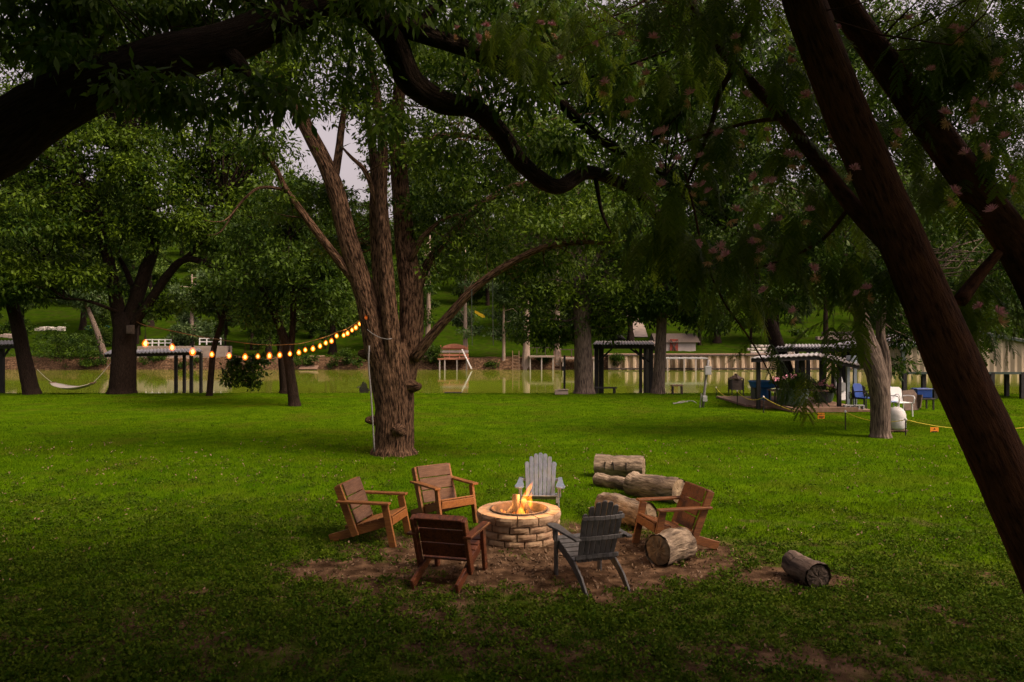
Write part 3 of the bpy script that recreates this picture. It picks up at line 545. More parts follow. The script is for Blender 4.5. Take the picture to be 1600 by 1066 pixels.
hill_lab = 'green broadleaf tree in the wood on the far hillside'
protos = []
for k in range(5):
    r = np.random.default_rng(80 + k); h = 17 + 2 * (k % 3); root = thing('hillside_tree', hill_lab, 'tree', (0, 0, 0), group='trees of the far hillside wood')
    mb = MB(); mb.tube([(0, 0, -.4), (0, 0, 1), (.2, 0, h * .4), (0, 0, h * .9)], [.5, .38, .28, .06], 8, 3, .06); mb.build('trunk', M['bark_dark'], root, world=False, smooth=True)
    bl = []
    for i in range(14):
        t = r.uniform(.10, 1.0); a = r.uniform(0, 6.28); s = 4.4 * math.sin(math.pi * min(1, .25 + .7 * t)) * r.uniform(.2, .9); bl.append(((math.cos(a) * s, math.sin(a) * s, h * t), (2.3, 2.3, 1.5), 26))
    c = blob_points(bl, r); link('crown', foliage_mesh('crown', c, 1.2 * r.uniform(.6, 1.3, len(c)), 26, (.55, .27), .5, 90 + k, .4, (-.08, .05, .15, 0, -.12)[k]), M['leaf_far' if k != 2 else 'leaf_lime'], root)
    protos.append(root)
spots = []
for row, (D, sp) in enumerate(((131, 8.0), (150, 8.5), (178, 9.5), (215, 11))):
    n = int(1.50 * D / sp); 
    for i in range(n + 1): spots.append(((-0.75 * D + i * sp + random.uniform(-2.5, 2.5)), D + random.uniform(-6, 6)))
nwood = len(spots)                                             # smaller trees scattered down the slope, leaving its lawns open
for i in range(120):
    D = random.uniform(96, 128); q = random.uniform(-.72, .72); px = 800 + q * 1200
    if 680 < px < 790 or 925 < px < 1010 or 40 < px < 90 or 230 < px < 275 or 1265 < px < 1345: continue
    spots.append((q * D, D))
for i, (x, y) in enumerate(spots):
    src = protos[i % 5]
    if i < 5: root = src
    else:
        root = src.copy(); COL.objects.link(root)
        for ch in src.children: c = ch.copy(); COL.objects.link(c); c.parent = root
    root.location = (x, y, float(hill_z(x, y))); root.rotation_euler = (0, 0, random.uniform(0, 6.28)); s = random.uniform(.85, 1.15) * (1.0 if y < 165 else 1.3) * (1.0 if i < nwood else random.uniform(.32, .6))
    if -0.50 < x / y < -0.13: s *= 0.85                      # the wood is lower where the sky shows through on the left
    root.scale = (s, s, s)
# ------------------------------------------------------------------ fire pit, fire, firewood
def block_mesh(r0, r1, a0, a1, z0, z1, seed, name='block'):
    """rough split-face wedge block of a ring"""
    r = np.random.default_rng(seed); na, nz = 4, 3; v = []; f = []
    def pt(rr, a, z): return (rr * math.cos(a), rr * math.sin(a), z)
    ch = 0.012
    rings = []
    for rr, sgn in ((r1, 1), (r0, -1)):
        g = []
        for i in range(na + 1):
            for j in range(nz + 1):
                a = a0 + (a1 - a0) * i / na; z = z0 + (z1 - z0) * j / nz
                edge = (i in (0, na)) or (j in (0, nz)); q = rr - (ch if edge else 0) * sgn * 1.3 + (r.normal(0, .0022))
                if sgn < 0 and edge: q = rr
                g.append(len(v)); v.append(pt(q, a + r.normal(0, .003), z + r.normal(0, .0015)))
        rings.append(g)
    def id_(k, i, j): return rings[k][i * (nz + 1) + j]
    for i in range(na):
        for j in range(nz):
            f.append((id_(0, i, j), id_(0, i + 1, j), id_(0, i + 1, j + 1), id_(0, i, j + 1)))
            f.append((id_(1, i, j), id_(1, i, j + 1), id_(1, i + 1, j + 1), id_(1, i + 1, j)))
        f.append((id_(0, i, nz), id_(0, i + 1, nz), id_(1, i + 1, nz), id_(1, i, nz))); f.append((id_(0, i, 0), id_(1, i, 0), id_(1, i + 1, 0), id_(0, i + 1, 0)))
    for j in range(nz):
        f.append((id_(0, 0, j), id_(0, 0, j + 1), id_(1, 0, j + 1), id_(1, 0, j))); f.append((id_(0, na, j), id_(1, na, j), id_(1, na, j + 1), id_(0, na, j + 1)))
    me = bpy.data.meshes.new(name); me.from_pydata(v, [], f); me.update(); return me
pit = thing('fire_pit', 'round fire pit of stacked tan stone blocks with burning fire', 'fire pit', (PIT[0], PIT[1], 0))
RO, RI, HB = 0.575, 0.40, 0.098
for c in range(4):
    n = 13 if c < 3 else 12; z0 = -0.01 + c * HB; ro = RO + (0.018 if c == 3 else 0); off = (c % 2) * 0.5 + 0.13 * c
    zt = HB - 0.013 + (0.025 if c == 3 else 0)
    for i in range(n):
        g = 0.0085 / ro; a0 = 2 * math.pi * (i + off) / n + g; a1 = 2 * math.pi * (i + 1 + off) / n - g
        jr = random.uniform(-.005, .005)
        me = block_mesh(RI + jr * .3, ro + jr, a0, a1, z0, z0 + zt, 100 * c + i); link('block', me, M['stone'], pit)
mb = MB(); mb.lathe([(.405, .30), (.405, .415), (.385, .42), (.380, .41), (.375, .12), (.0, .10)], seg=36); mb.build('steel_ring', M['soot'], pit, world=False, smooth=False)
mb = MB(); r = np.random.default_rng(3)
pr = [(.0, .20)] ; mb.lathe([(.37, .11), (.36, .19), (.25, .215), (.12, .24), (.0, .25)], seg=24); mb.v = [(x + r.normal(0, .006), y + r.normal(0, .006), z + r.normal(0, .008)) for x, y, z in mb.v]; mb.build('ash_bed', M['ash'], pit, world=False)
def firelog(label, p0, p1, rad, seed):
    p0 = np.array((PIT[0] + p0[0], PIT[1] + p0[1], p0[2])); p1 = np.array((PIT[0] + p1[0], PIT[1] + p1[1], p1[2]))
    mb = MB(); d = p1 - p0; mb.tube([p0, p0 + d * .3, p0 + d * .7, p1], [rad, rad * 1.05, rad, rad * .93], 12, 3, .10, ph=seed); one(mb, 'firewood', label, 'firewood', M['char'], p0)
firelog('charred upright firewood log in the middle of the fire pit', (-.05, -.02, .22), (-.045, .02, .60), .055, 1)
firelog('firewood log leaning to the right in the fire pit', (.20, -.10, .22), (.05, .03, .52), .05, 2)
firelog('short firewood log lying low at the back of the fire', (-.22, .10, .27), (.12, .16, .31), .05, 3)
firelog('split firewood leaning from the left into the flames', (-.24, -.10, .24), (-.08, .0, .42), .04, 4)
# flames: twisted tongues of glowing gas (emission in the volume, so they thin out at the edges)
fm = bpy.data.materials.new('flame'); fm.use_nodes = True; N = fm.node_tree.nodes; L = fm.node_tree.links
for n in list(N): N.remove(n)
out = N.new('ShaderNodeOutputMaterial'); em = N.new('ShaderNodeEmission')
tc = N.new('ShaderNodeTexCoord'); nz = N.new('ShaderNodeTexNoise'); nz.inputs['Scale'].default_value = 13; nz.inputs['Detail'].default_value = 2
mp = N.new('ShaderNodeMapping'); mp.inputs['Scale'].default_value = (1.6, 1.6, 0.6); L.new(tc.outputs['Object'], mp.inputs[0]); L.new(mp.outputs[0], nz.inputs['Vector'])
cr = N.new('ShaderNodeValToRGB'); cr.color_ramp.elements[0].position = .38; cr.color_ramp.elements[0].color = (1.0, .13, .006, 1); cr.color_ramp.elements[1].position = .64; cr.color_ramp.elements[1].color = (1.0, .31, .022, 1)
mr = N.new('ShaderNodeMapRange'); mr.inputs['From Min'].default_value = .36; mr.inputs['From Max'].default_value = .60; mr.inputs['To Min'].default_value = 3.0; mr.inputs['To Max'].default_value = 42.0; L.new(nz.outputs['Fac'], mr.inputs['Value'])
L.new(nz.outputs['Fac'], cr.inputs[0]); L.new(cr.outputs[0], em.inputs['Color']); L.new(mr.outputs[0], em.inputs['Strength']); L.new(em.outputs[0], out.inputs['Volume'])
fire = thing('fire', 'yellow and orange flames burning among logs in the stone pit', 'fire', (PIT[0], PIT[1], .24))
def tongue(x, y, z, h, w, sway, seed):
    r = np.random.default_rng(seed); pts = []; rad = []
    for t in np.linspace(0, 1, 9):
        pts.append((x + sway[0] * t ** 1.5 + .022 * math.sin(7 * t + seed), y + sway[1] * t + .018 * math.cos(6 * t + seed), z + h * t)); rad.append(w * (.45 + 1.1 * t) * (1 - t) ** .8 + .002)
    mb = MB(); mb.tube(pts, rad, 10, 2, .22, ph=seed); o = mb.build('flame', fm, fire, world=False, smooth=True); o.scale = (1, .6, 1); o.visible_shadow = True
tongue(.045, -.02, .02, .54, .075, (.13, 0), 1); tongue(.10, -.04, .05, .36, .05, (.10, 0), 11); tongue(.0, -.10, .0, .26, .06, (.05, 0), 2); tongue(-.15, -.06, .0, .20, .06, (.05, 0), 3); tongue(-.22, .0, .03, .13, .045, (-.02, 0), 4); tongue(.11, -.12, .0, .17, .05, (.03, 0), 5); tongue(.07, .0, .12, .25, .045, (.13, 0), 6); tongue(-.06, -.14, .0, .14, .05, (-.02, 0), 7)
for dx, dz, e in ((.06, .34, 46.0), (-.14, .20, 14.0)):
    ld = bpy.data.lights.new('fire_light', 'POINT'); ld.energy = e; ld.color = (1, .48, .14); ld.shadow_soft_size = .12
    lo = bpy.data.objects.new('fire_light', ld); COL.objects.link(lo); lo.parent = fire; lo.location = (dx, -.03, dz)

# ------------------------------------------------------------------ chairs (x forward, z up)
def wood_chair(label, x, y, yaw, w, wb):
    t = thing('lounge_chair', label, 'chair', (x, y, 0), R(yaw), 'wooden lounge chairs round the fire'); B = dict(parent=t, world=False, bevel=.005)
    for s in (-1, 1):
        mb = MB(); mb.bar((.34, s * .265, .335), (-.56, s * .265, .045), .036, .115); mb.build('stringer', M[w], **B)
        mb = MB(); mb.bar((.255, s * .307, .56), (.375, s * .307, -.01), .042, .095); mb.build('front_leg', M[w], **B)
        mb = MB(); mb.bar((-.165, s * .308, .115), (-.43, s * .308, .785), .042, .10); mb.build('back_post', M[w], **B)
        mb = MB(); mb.bar((-.42, s * .335, .578), (.335, s * .335, .578), .105, .030); mb.build('armrest', M[w], **B)
    for k in range(5):
        a = k / 4.0; px = .30 - .42 * a; pz = .395 - .135 * a
        mb = MB(); mb.bar((px, -.285, pz), (px, .285, pz), .094, .022, side=(.95, 0, .306)); mb.build('seat_slat', M[w], **B)
    mb = MB(); mb.bar((.352, -.284, .335), (.352, .284, .335), .11, .024, side=(0, 0, 1)); mb.build('apron', M[w], **B)
    d = Vector((-.43 + .165, 0, .785 - .115)).normalized(); n = Vector((d.z, 0, -d.x))
    for k, (a, b) in enumerate(((.155, .335), (.347, .527), (.539, .719))):
        c = Vector((-.165, 0, .115)) + d * ((a + b) / 2) + n * .064
        mb = MB(); mb.box(c, (b - a, .57 if k < 3 else .6, .024), Matrix((d, Vector((0, 1, 0)), d.cross(Vector((0, 1, 0))))).transposed()); mb.build('back_board', M[wb], **B)
    mb = MB(); c = Vector((-.165, 0, .115)) + d * .715 + n * 0.002; mb.box(c, (.03, .57, .085), Matrix((d, Vector((0, 1, 0)), d.cross(Vector((0, 1, 0))))).transposed()); mb.build('top_rail', M[w], **B)
    return t
wood_chair('orange-brown wooden lounge chair left of the pit, seen from its side', -1.90, 10.70, -12, 'wood', 'wood_worn')
wood_chair('wooden lounge chair behind the pit, facing the camera, left of grey chair', -1.02, 11.75, -53, 'wood', 'wood_worn')
wood_chair('dark red-brown lounge chair in front, its back to the camera', -.72, 9.06, 75, 'wood_dark', 'wood_dark')
wood_chair('reddish wooden lounge chair at right among the logs', 2.13, 10.32, 194, 'wood_red', 'wood_red')

def adirondack(label, x, y, yaw, m):
    t = thing('adirondack_chair', label, 'chair', (x, y, 0), R(yaw), 'slatted garden chairs round the fire'); B = dict(parent=t, world=False, bevel=.004)
    m = M[m]
    for s in (-1, 1):
        mb = MB(); mb.bar((.325, s * .285, -.01), (.325, s * .285, .525), .024, .085); mb.build('front_leg', m, **B)
        pts = [(.37, .30), (.37, .385), (.30, .385), (.05, .325), (-.17, .255), (-.36, .15), (-.50, .02), (-.53, -.01), (-.44, -.01), (-.33, .07), (-.17, .155), (.08, .235)]
        mb = MB(); mb.prism([(a, b) for a, b in pts], (0, s * .258, 0), (1, 0, 0), (0, 0, 1), .026); mb.build('rear_leg', m, **B)
        arm = [(-.40, -.035), (-.10, -.040), (.18, -.065), (.34, -.075), (.42, -.05), (.44, 0), (.42, .055), (.32, .07), (.10, .045), (-.40, .03)]
        mb = MB(); mb.prism([(a, s * b) for a, b in arm], (0, s * .315, .540), (1, 0, 0), (0, 1, 0), .024); mb.build('armrest', m, **B)
        mb = MB(); mb.prism([(0, 0), (.07, 0), (.05, -.14), (.0, -.16)], (.29, s * .31, .525), (1, 0, 0), (0, 0, 1), .024); mb.build('arm_bracket', m, **B)
    for k in range(6):
        a = k / 5; px = .335 - .45 * a; pz = .400 - .125 * a
        mb = MB(); mb.bar((px, -.272, pz), (px, .272, pz), .074, .020, side=(.96, 0, .27)); mb.build('seat_slat', m, **B)
    o = Vector((-.15, 0, .245)); d = Vector((-.36, 0, .93)).normalized(); n = 7
    for k in range(n):
        q = k - 3; L_ = (.745, .73, .685, .60)[abs(q)]; w = .068; u0 = q * .0645; ang = q * .0135
        poly = [(-w / 2 * .84, 0), (w / 2 * .84, 0), (w / 2, L_ - .03), (w * .43, L_ - .014), (w * .30, L_ - .004), (w * .12, L_), (-w * .12, L_), (-w * .30, L_ - .004), (-w * .43, L_ - .014), (-w / 2, L_ - .03)]
        ux = (Vector((0, 1, 0)) * math.cos(ang) - d * math.sin(ang)); uy = (d * math.cos(ang) + Vector((0, 1, 0)) * math.sin(ang))
        mb = MB(); mb.prism(poly, o + Vector((0, u0, 0)), ux, uy, .018); mb.build('back_slat', m, **B)
    nrm = Vector((0, 1, 0)).cross(d)
    for h, wd, bow in ((.08, .27, .0), (.315, .315, .03), (.56, .255, .035)):
        pts = []; c = o + d * h - nrm * (.026 if nrm.x > 0 else -.026)
        mb = MB(); prev = None
        for k in range(9):
            a = -1 + k / 4; p = c + Vector((-bow * (1 - a * a), a * wd, 0))
            if prev is not None: mb.bar(prev, p, .045, .022, side=(0, 0, 1))
            prev = p
        mb.build('back_batten', m, **B)
    return t
adirondack('pale grey slatted chair behind the fire pit, facing the camera', .44, 12.0, -93, 'paint_grey')
adirondack('dark slate slatted chair in front of the pit, back to camera', .90, 8.93, 109, 'paint_slate').scale = (1, 1, 1.07)

# ------------------------------------------------------------------ log seats
def log(label, a, b, ra, rb, seed, bark='log_bark', cut='cut'):
    r = np.random.default_rng(seed); a = np.array((a[0], a[1], ra * .93)); b = np.array((b[0], b[1], rb * .93)); t = thing('log', label, 'log', ((a[0] + b[0]) / 2, (a[1] + b[1]) / 2, 0), group='cut logs beside the fire pit')
    d = b - a; k = 8; pts = [a + d * i / k + np.array((0, 0, r.normal(0, .006))) for i in range(k + 1)]
    mb = MB(); mb.tube(pts, [ra + (rb - ra) * i / k + r.normal(0, .007) for i in range(k + 1)], 26, 3, .075, ph=seed, cap=False); mb.build('bark', M[bark], t, smooth=True)
    u = d / np.linalg.norm(d); sd = np.cross(u, (0, 0, 1)); sd /= np.linalg.norm(sd); up = np.cross(sd, u)
    for c, rr, s in ((a, ra, -1), (b, rb, 1)):
        mb = MB(); v = [c + u * s * .004]; fs = []
        for j, q in enumerate((.3, .62, .93)):
            for i in range(26): an = 2 * math.pi * i / 26; v.append(c + u * s * (.004 - .012 * (j == 2) + r.normal(0, .004)) + (sd * math.cos(an) + up * math.sin(an)) * rr * q * (1 + r.normal(0, .012)))
        fs += [(0, 1 + i, 1 + (i + 1) % 26) for i in range(26)] + [(1 + j * 26 + i, 1 + (j + 1) * 26 + i, 1 + (j + 1) * 26 + (i + 1) % 26, 1 + j * 26 + (i + 1) % 26) for j in range(2) for i in range(26)]
        mb.add(v, fs); mb.build('cut_end', M[cut], t)
    return t
L1 = log('sawn log with dark saw cuts, farthest back by the grass', (1.70, 15.55), (2.62, 15.25), .215, .225, 1)
for px in (960, 976):
    pass
mb = MB()
for fx, an in ((.22, .16), (.40, -.12), (.66, .06)):
    c = np.array((1.70 + .92 * fx, 15.55 - .30 * fx, 0)); mb.box((c[0] - .06, c[1] - .20, .24), (.013, .07, .16), Matrix.Rotation(an, 3, 'Y'))
mb.build('saw_cut', M['ink'], L1)
log('thin pale log lying between two thicker logs', (1.60, 14.55), (2.25, 13.95), .125, .11, 2)
log('thick gnarled log with frayed bark and a split end', (2.14, 13.75), (2.83, 12.95), .20, .225, 3)
log('pale mossy log between the dark slate chair and the right chair', (1.45, 12.05), (1.97, 11.22), .20, .205, 4)
log('short stump-like log with its round cut end facing the camera', (1.80, 9.50), (2.22, 9.86), .195, .20, 5)
log('small dark hollow-looking log alone at the right edge of bare earth', (3.34, 9.16), (3.43, 8.60), .135, .145, 6, 'log_dark', 'cut_dark')

# ------------------------------------------------------------------ dark foreground limb (tree standing left of the frame) with its overhanging crown and added unseen shade foliage
def near_tree():
    base = np.array((-8.6, 5.6, 0.0)); t = thing('shade_tree', 'near-black great limb arching across the top of the picture', 'tree', base)
    r = np.random.default_rng(5); lp = []
    def limb(nm, q, seg=18, amp=.05):
        pts = [np.array(a[:3]) if len(a) == 4 and a[3] < 0 else P(*a[:3]) for a in q]; rad = [abs(a[3]) for a in q]
        mb = MB(); mb.tube(pts, rad, seg, 6, amp, ph=float(r.uniform(0, 6))); mb.build(nm, M['bark_dark'], t, smooth=True); lp.extend(dense(pts))
    limb('trunk', [(-8.6, 5.6, -.3, -.62), (-8.4, 5.65, .6, -.50), (-7.6, 5.9, 2.2, -.44), (-6.4, 6.2, 3.6, -.40), (-60, 250, 6.4, 0.274), (60, 178, 6.5, 0.244), (160, 130, 6.6, 0.215), (260, 92, 6.8, 0.200), (350, 70, 7.0, 0.185), (430, 35, 7.2, 0.170), (500, 2, 7.4, 0.155), (560, -10, 7.6, 0.148)], 30, 0.044)
    limb('limb', [(500, -20, 7.5, 0.148), (570, 15, 7.7, 0.155), (612, 60, 7.9, 0.148), (640, 125, 8.1, 0.141), (690, 160, 8.3, 0.122), (740, 170, 8.5, 0.111), (780, 205, 8.7, 0.104), (815, 255, 8.9, 0.100), (868, 292, 9.1, 0.092), (915, 270, 9.3, 0.085), (960, 282, 9.5, 0.074), (1000, 305, 9.6, 0.070), (1032, 345, 9.7, 0.063), (1050, 388, 9.8, 0.037), (1062, 400, 9.9, 0.015)], 20, 0.052)
    limb('limb', [(600, 30, 7.8, 0.104), (680, 60, 8.0, 0.096), (740, 80, 8.2, 0.089), (800, 112, 8.5, 0.074), (850, 135, 8.8, 0.067), (905, 190, 9, 0.059), (950, 225, 9.2, 0.052), (990, 250, 9.4, 0.037), (1040, 275, 9.6, 0.015)], 14)
    limb('limb', [(640, 60, 7.9, 0.052), (665, 25, 7.9, 0.044), (700, -10, 8, 0.037)], 10)
    limb('limb', [(350, 80, 7.0, 0.104), (368, 98, 6.9, 0.089), (380, 112, 6.8, 0.074), (384, 122, 6.75, 0.030)], 12)
    limb('limb', [(-7.0, 6.0, 2.9, -.26), (-6.6, 4.8, 4.8, -.22), (-5.0, 3.4, 6.4, -.18), (-2.4, 2.6, 7.4, -.12), (0.5, 2.2, 7.9, -.07)], 12)
    limb('limb', [(-6.2, 6.3, 3.8, -.24), (-5.6, 7.6, 6.0, -.18), (-4.6, 8.6, 7.6, -.12), (-3.0, 9.2, 8.6, -.06)], 12)
    limb('limb', [(-6.4, 6.2, 3.6, -.24), (-9.5, 8.5, 6.2, -.20), (-13, 11.5, 7.6, -.15), (-16.5, 15, 8.4, -.08)], 12)  # added limb out of view, carrying the foliage that shades the left lawn
    limb('limb', [(930, 275, 9.35, .03), (940, 330, 9.3, .022), (955, 365, 9.3, .012)], 8)
    mb = MB()
    # overhanging crown, mostly above the frame
    bl = [((-4, 2.5, 7.4), (3.6, 3.0, .9), 240), ((0.5, 2.0, 7.8), (3.4, 2.6, .8), 220), ((-5.5, 6.2, 6.9), (2.6, 2.0, .8), 120), ((-1.5, -2.5, 8.0), (5, 3, 1.0), 220), ((-7.5, -1.0, 7.6), (3, 4, 1.2), 160), ((-8.5, 6.5, 5.6), (2.4, 3, 1.4), 150), ((3.5, -1.5, 7.8), (3, 3.5, .9), 160), ((-3.2, 7.0, 7.0), (2.2, 1.5, .5), 70), ((0.2, 6.6, 7.3), (2.2, 1.6, .6), 80)]
    for px, py, D, rx, ry, rz, n in ((20, 20, 7, .9, .8, .35, 34), (120, 30, 7.2, .7, .6, .35, 26), (250, 15, 7.4, .7, .6, .3, 22), (90, 95, 6.6, .5, .3, .25, 16), (330, 130, 6.3, .45, .4, .22, 22), (400, 150, 6.4, .3, .3, .2, 14), (230, 140, 6.3, .4, .3, .16, 12), (480, 40, 7.3, .4, .4, .25, 14), (570, 20, 7.4, .5, .5, .3, 20), (700, 15, 8, .8, .6, .35, 30), (760, 130, 8.3, .7, .5, .35, 24), (850, 60, 8.6, 1.0, .8, .5, 44), (640, 5, 7.8, .6, .5, .2, 16), (960, 110, 9, .9, .8, .6, 44), (880, 210, 9, .6, .5, .35, 22), (1000, 215, 9.5, .6, .5, .4, 26), (1010, 330, 9.6, .4, .4, .3, 12), (720, 215, 8.5, .3, .3, .2, 8), (60, -5, 7.2, .9, .7, .25, 44), (190, 0, 7.4, .8, .7, .2, 40), (330, -5, 7.5, .8, .7, .2, 40), (450, -10, 7.6, .7, .6, .2, 34), (30, 60, 7.0, .5, .5, .25, 24), (780, 20, 8.2, .9, .7, .3, 44), (920, 30, 8.8, .9, .7, .4, 50), (1060, 40, 9.2, 1.0, .8, .4, 56), (1000, 170, 9.3, .7, .6, .4, 36), (1150, 120, 9.4, .9, .7, .5, 46), (560, 110, 8.0, .25, .3, .2, 10), (620, 200, 8.3, .2, .3, .14, 7)):
        bl.append((P(px, py, D), (rx, ry, rz), n))
    c = blob_points(bl, r); twigs(mb, lp, c, r, 260, .022); mb.build('branches', M['bark_dark'], t, smooth=True, kind='stuff')
    link('crown', foliage_mesh('crown', c - base, .36 * r.uniform(.6, 1.2, len(c)), 26, (.125, .042), .6, 77, 1.0), M['leaf_near'], t)
    up = blob_points([((-3, 1, 8.2), (8, 5, 1.2), 900), ((-13.5, 9, 8.2), (4, 6, 1.8), 320), ((-2, -8, 5), (13, 2, 4.5), 520), ((-14.5, 0, 6), (3, 8, 4), 300), ((-1.5, 3.2, 8.6), (6.8, 2.4, .8), 820), ((-17, 15, 8.6), (4.2, 5.5, 1.5), 330)], r)  # added foliage out of view, placed to darken the foreground and left lawn
    link('added_shade_foliage', foliage_mesh('added_shade_foliage', up - base, .8 * r.uniform(.6, 1.2, len(up)), 26, (.34, .16), .5, 78, .4), M['leaf_near'], t)
near_tree()

# ------------------------------------------------------------------ flowering mimosa at the right
def frond_mesh(seed, L_=.37):
    """bipinnate frond along +x, drooping: rib and leaflets as small triangles"""
    r = np.random.default_rng(seed); V = []; n = 10
    def rib(t): return np.array((L_ * t * (1 - .15 * t), 0, -.42 * L_ * t * t + .10 * L_ * t))
    for k in range(n):
        t = .2 + .8 * k / (n - 1); b = rib(t)
        for s in (-1, 1):
            ln = .105 * (1 - .45 * abs(t - .55)) * r.uniform(.85, 1.1); a = math.radians(58 - 22 * t + r.normal(0, 5)); d = np.array((math.cos(a), s * math.sin(a), -.35 + r.normal(0, .1))); d /= np.linalg.norm(d)
            up = np.array((0, 0, 1.0)); w = np.cross(d, up); w /= np.linalg.norm(w)
            m = 8
            for j in range(m):
                q = b + d * ln * (j + .4) / m + np.array((0, 0, -.02 * (j / m) ** 2)); ll = .0145 * (1 - .5 * abs(j / m - .45))
                for e in (-1, 1): V.append((q - d * .0055, q + d * .0085, q + w * e * ll + d * .006 - np.array((0, 0, .003))))
    m0 = [(rib(a / 5), rib((a + 1) / 5)) for a in range(5)]
    for p, q in m0: V.append((p + (0, .0022, 0), q + (0, .0015, 0), p - (0, .0022, 0)))
    return np.array(V)
def mimosa():
    base = G(1768, 1207) * np.array((1, 1, 0)); t = thing('mimosa_tree', 'leaning reddish-brown mimosa with feathery leaves and pink blossoms, right foreground', 'tree', base); r = np.random.default_rng(9); lp = []
    def limb(nm, q, seg=14, amp=.025):
        pts = [P(*a[:3]) for a in q]; rad = [a[3] for a in q]; mb = MB(); mb.tube(pts, rad, seg, 6, amp, ph=float(r.uniform(0, 6))); mb.build(nm, M['bark_mimosa'], t, smooth=True); lp.extend(dense(pts, .2))
    limb('trunk', [(1790, 1240, 4.95, 0.267), (1768, 1195, 5, 0.224), (1700, 1040, 5.02, 0.194), (1610, 830, 5.05, 0.176), (1545, 690, 5.1, 0.172), (1490, 570, 5.15, 0.168), (1440, 450, 5.2, 0.155), (1385, 320, 5.25, 0.142), (1320, 170, 5.3, 0.142), (1262, 20, 5.35, 0.138), (1235, -60, 5.4, 0.120), (1200, -200, 5.5, 0.086)], 24, 0.026)
    limb('limb', [(1660, 640, 5.4, 0.146), (1640, 500, 5.6, 0.138), (1590, 390, 5.7, 0.133), (1520, 290, 5.75, 0.125), (1440, 180, 5.8, 0.116), (1390, 110, 5.8, 0.107), (1340, 40, 5.8, 0.103), (1300, -20, 5.8, 0.095), (1240, -100, 5.8, 0.069)], 18)
    limb('limb', [(1400, 395, 5.3, 0.060), (1378, 372, 5.35, 0.065), (1330, 320, 5.5, 0.060), (1280, 255, 5.7, 0.052), (1225, 185, 5.9, 0.045), (1170, 125, 6.1, 0.040), (1120, 70, 6.3, 0.036), (1085, 10, 6.5, 0.030), (1070, -40, 6.6, 0.026)], 12)
    limb('limb', [(1150, 100, 6.15, 0.024), (1125, 145, 6.3, 0.022), (1110, 200, 6.4, 0.019), (1085, 260, 6.5, 0.015), (1060, 320, 6.6, 0.010), (1050, 350, 6.6, 0.005)], 8)
    limb('limb', [(1140, 95, 6.2, 0.026), (1165, 45, 6.2, 0.022), (1185, 0, 6.2, 0.017)], 8)
    limb('limb', [(1500, 470, 5.5, 0.052), (1530, 430, 5.6, 0.043), (1560, 395, 5.65, 0.034)], 10)
    limb('limb', [(1070, 270, 6.5, 0.009), (1085, 330, 6.4, 0.009), (1100, 400, 6.3, 0.008), (1130, 470, 6.2, 0.008), (1165, 520, 6.1, 0.007), (1190, 560, 6.05, 0.006), (1215, 610, 6.0, 0.004)], 6)
    limb('limb', [(1225, 185, 5.9, 0.019), (1180, 190, 6, 0.015), (1120, 205, 6.1, 0.012), (1060, 225, 6.2, 0.007)], 8)
    limb('limb', [(1330, 320, 5.5, 0.017), (1290, 370, 5.6, 0.014), (1240, 400, 5.7, 0.010), (1180, 420, 5.8, 0.006)], 8)
    fr = [frond_mesh(s) for s in range(6)]
    bl = [(P(px, py, D), (rx, ry, rz), int(n * .85) + 1) for px, py, D, rx, ry, rz, n in (
        (1120, 60, 6.2, .8, .8, .4, 80), (1000, 60, 6.6, .6, .7, .4, 56), (880, 40, 6.9, .5, .6, .3, 46), (1060, 190, 6.4, .6, .7, .4, 48), (1180, 280, 6.1, .6, .6, .35, 46), (1120, 370, 6.2, .45, .5, .26, 34), (1040, 330, 6.5, .3, .4, .3, 40),
        (1230, 370, 5.9, .4, .5, .22, 44), (1230, 120, 6, .5, .6, .4, 60), (1330, 420, 5.7, .3, .4, .2, 34), (1440, 80, 5.8, .5, .6, .3, 50), (1550, 60, 5.6, .4, .6, .3, 50), (1500, 200, 5.8, .4, .6, .3, 40), (1560, 280, 5.9, .3, .5, .3, 30), (1150, 455, 6.1, .22, .25, .10, 14), (1078, 415, 6.2, .13, .15, .18, 12),
        (1245, 575, 5.9, .10, .12, .04, 7), (1200, 525, 6.0, .12, .12, .04, 4), (1310, 490, 5.8, .14, .2, .08, 9), (1560, 480, 5.8, .3, .4, .3, 26), (1480, 430, 6, .3, .4, .25, 22), (800, 30, 7.2, .4, .4, .2, 20), (1330, 250, 6.3, .5, .5, .35, 46), (1420, 300, 6.4, .5, .5, .35, 40),
        (2.6 * 0 + 1300, -120, 5.8, 1.4, 1.4, .4, 150), (1600, -60, 5.4, 1.2, 1.4, .5, 110))]
    c = blob_points(bl, r); mb = MB(); twigs(mb, lp, c, r, 330, .009); mb.build('branches', M['bark_mimosa'], t, kind='stuff')
    V = []; T = []
    for k in range(6):
        ix = c[k::6]; a = r.uniform(0, 6.28, len(ix)); s = r.uniform(.75, 1.25, len(ix)); tl = r.uniform(.1, 1.15, len(ix))
        v = fr[k].reshape(-1, 3)
        x = v[None, :, 0] * np.cos(tl)[:, None] + v[None, :, 2] * np.sin(tl)[:, None]; z = -v[None, :, 0] * np.sin(tl)[:, None] + v[None, :, 2] * np.cos(tl)[:, None]; y = np.broadcast_to(v[None, :, 1], x.shape)
        q = np.stack((x * np.cos(a)[:, None] - y * np.sin(a)[:, None], x * np.sin(a)[:, None] + y * np.cos(a)[:, None], z), 2) * s[:, None, None] + ix[:, None, :]
        V.append(q.reshape(-1, 3)); T.append(np.repeat(np.clip(r.normal(.4, .25, len(ix)), 0, 1), v.shape[0]))
    V = np.concatenate(V) - base; link('fronds', mesh_np('fronds', V, tris=np.arange(len(V)).reshape(-1, 3), attrs={'tint': np.concatenate(T)}), M['leaf_mimosa'], t)
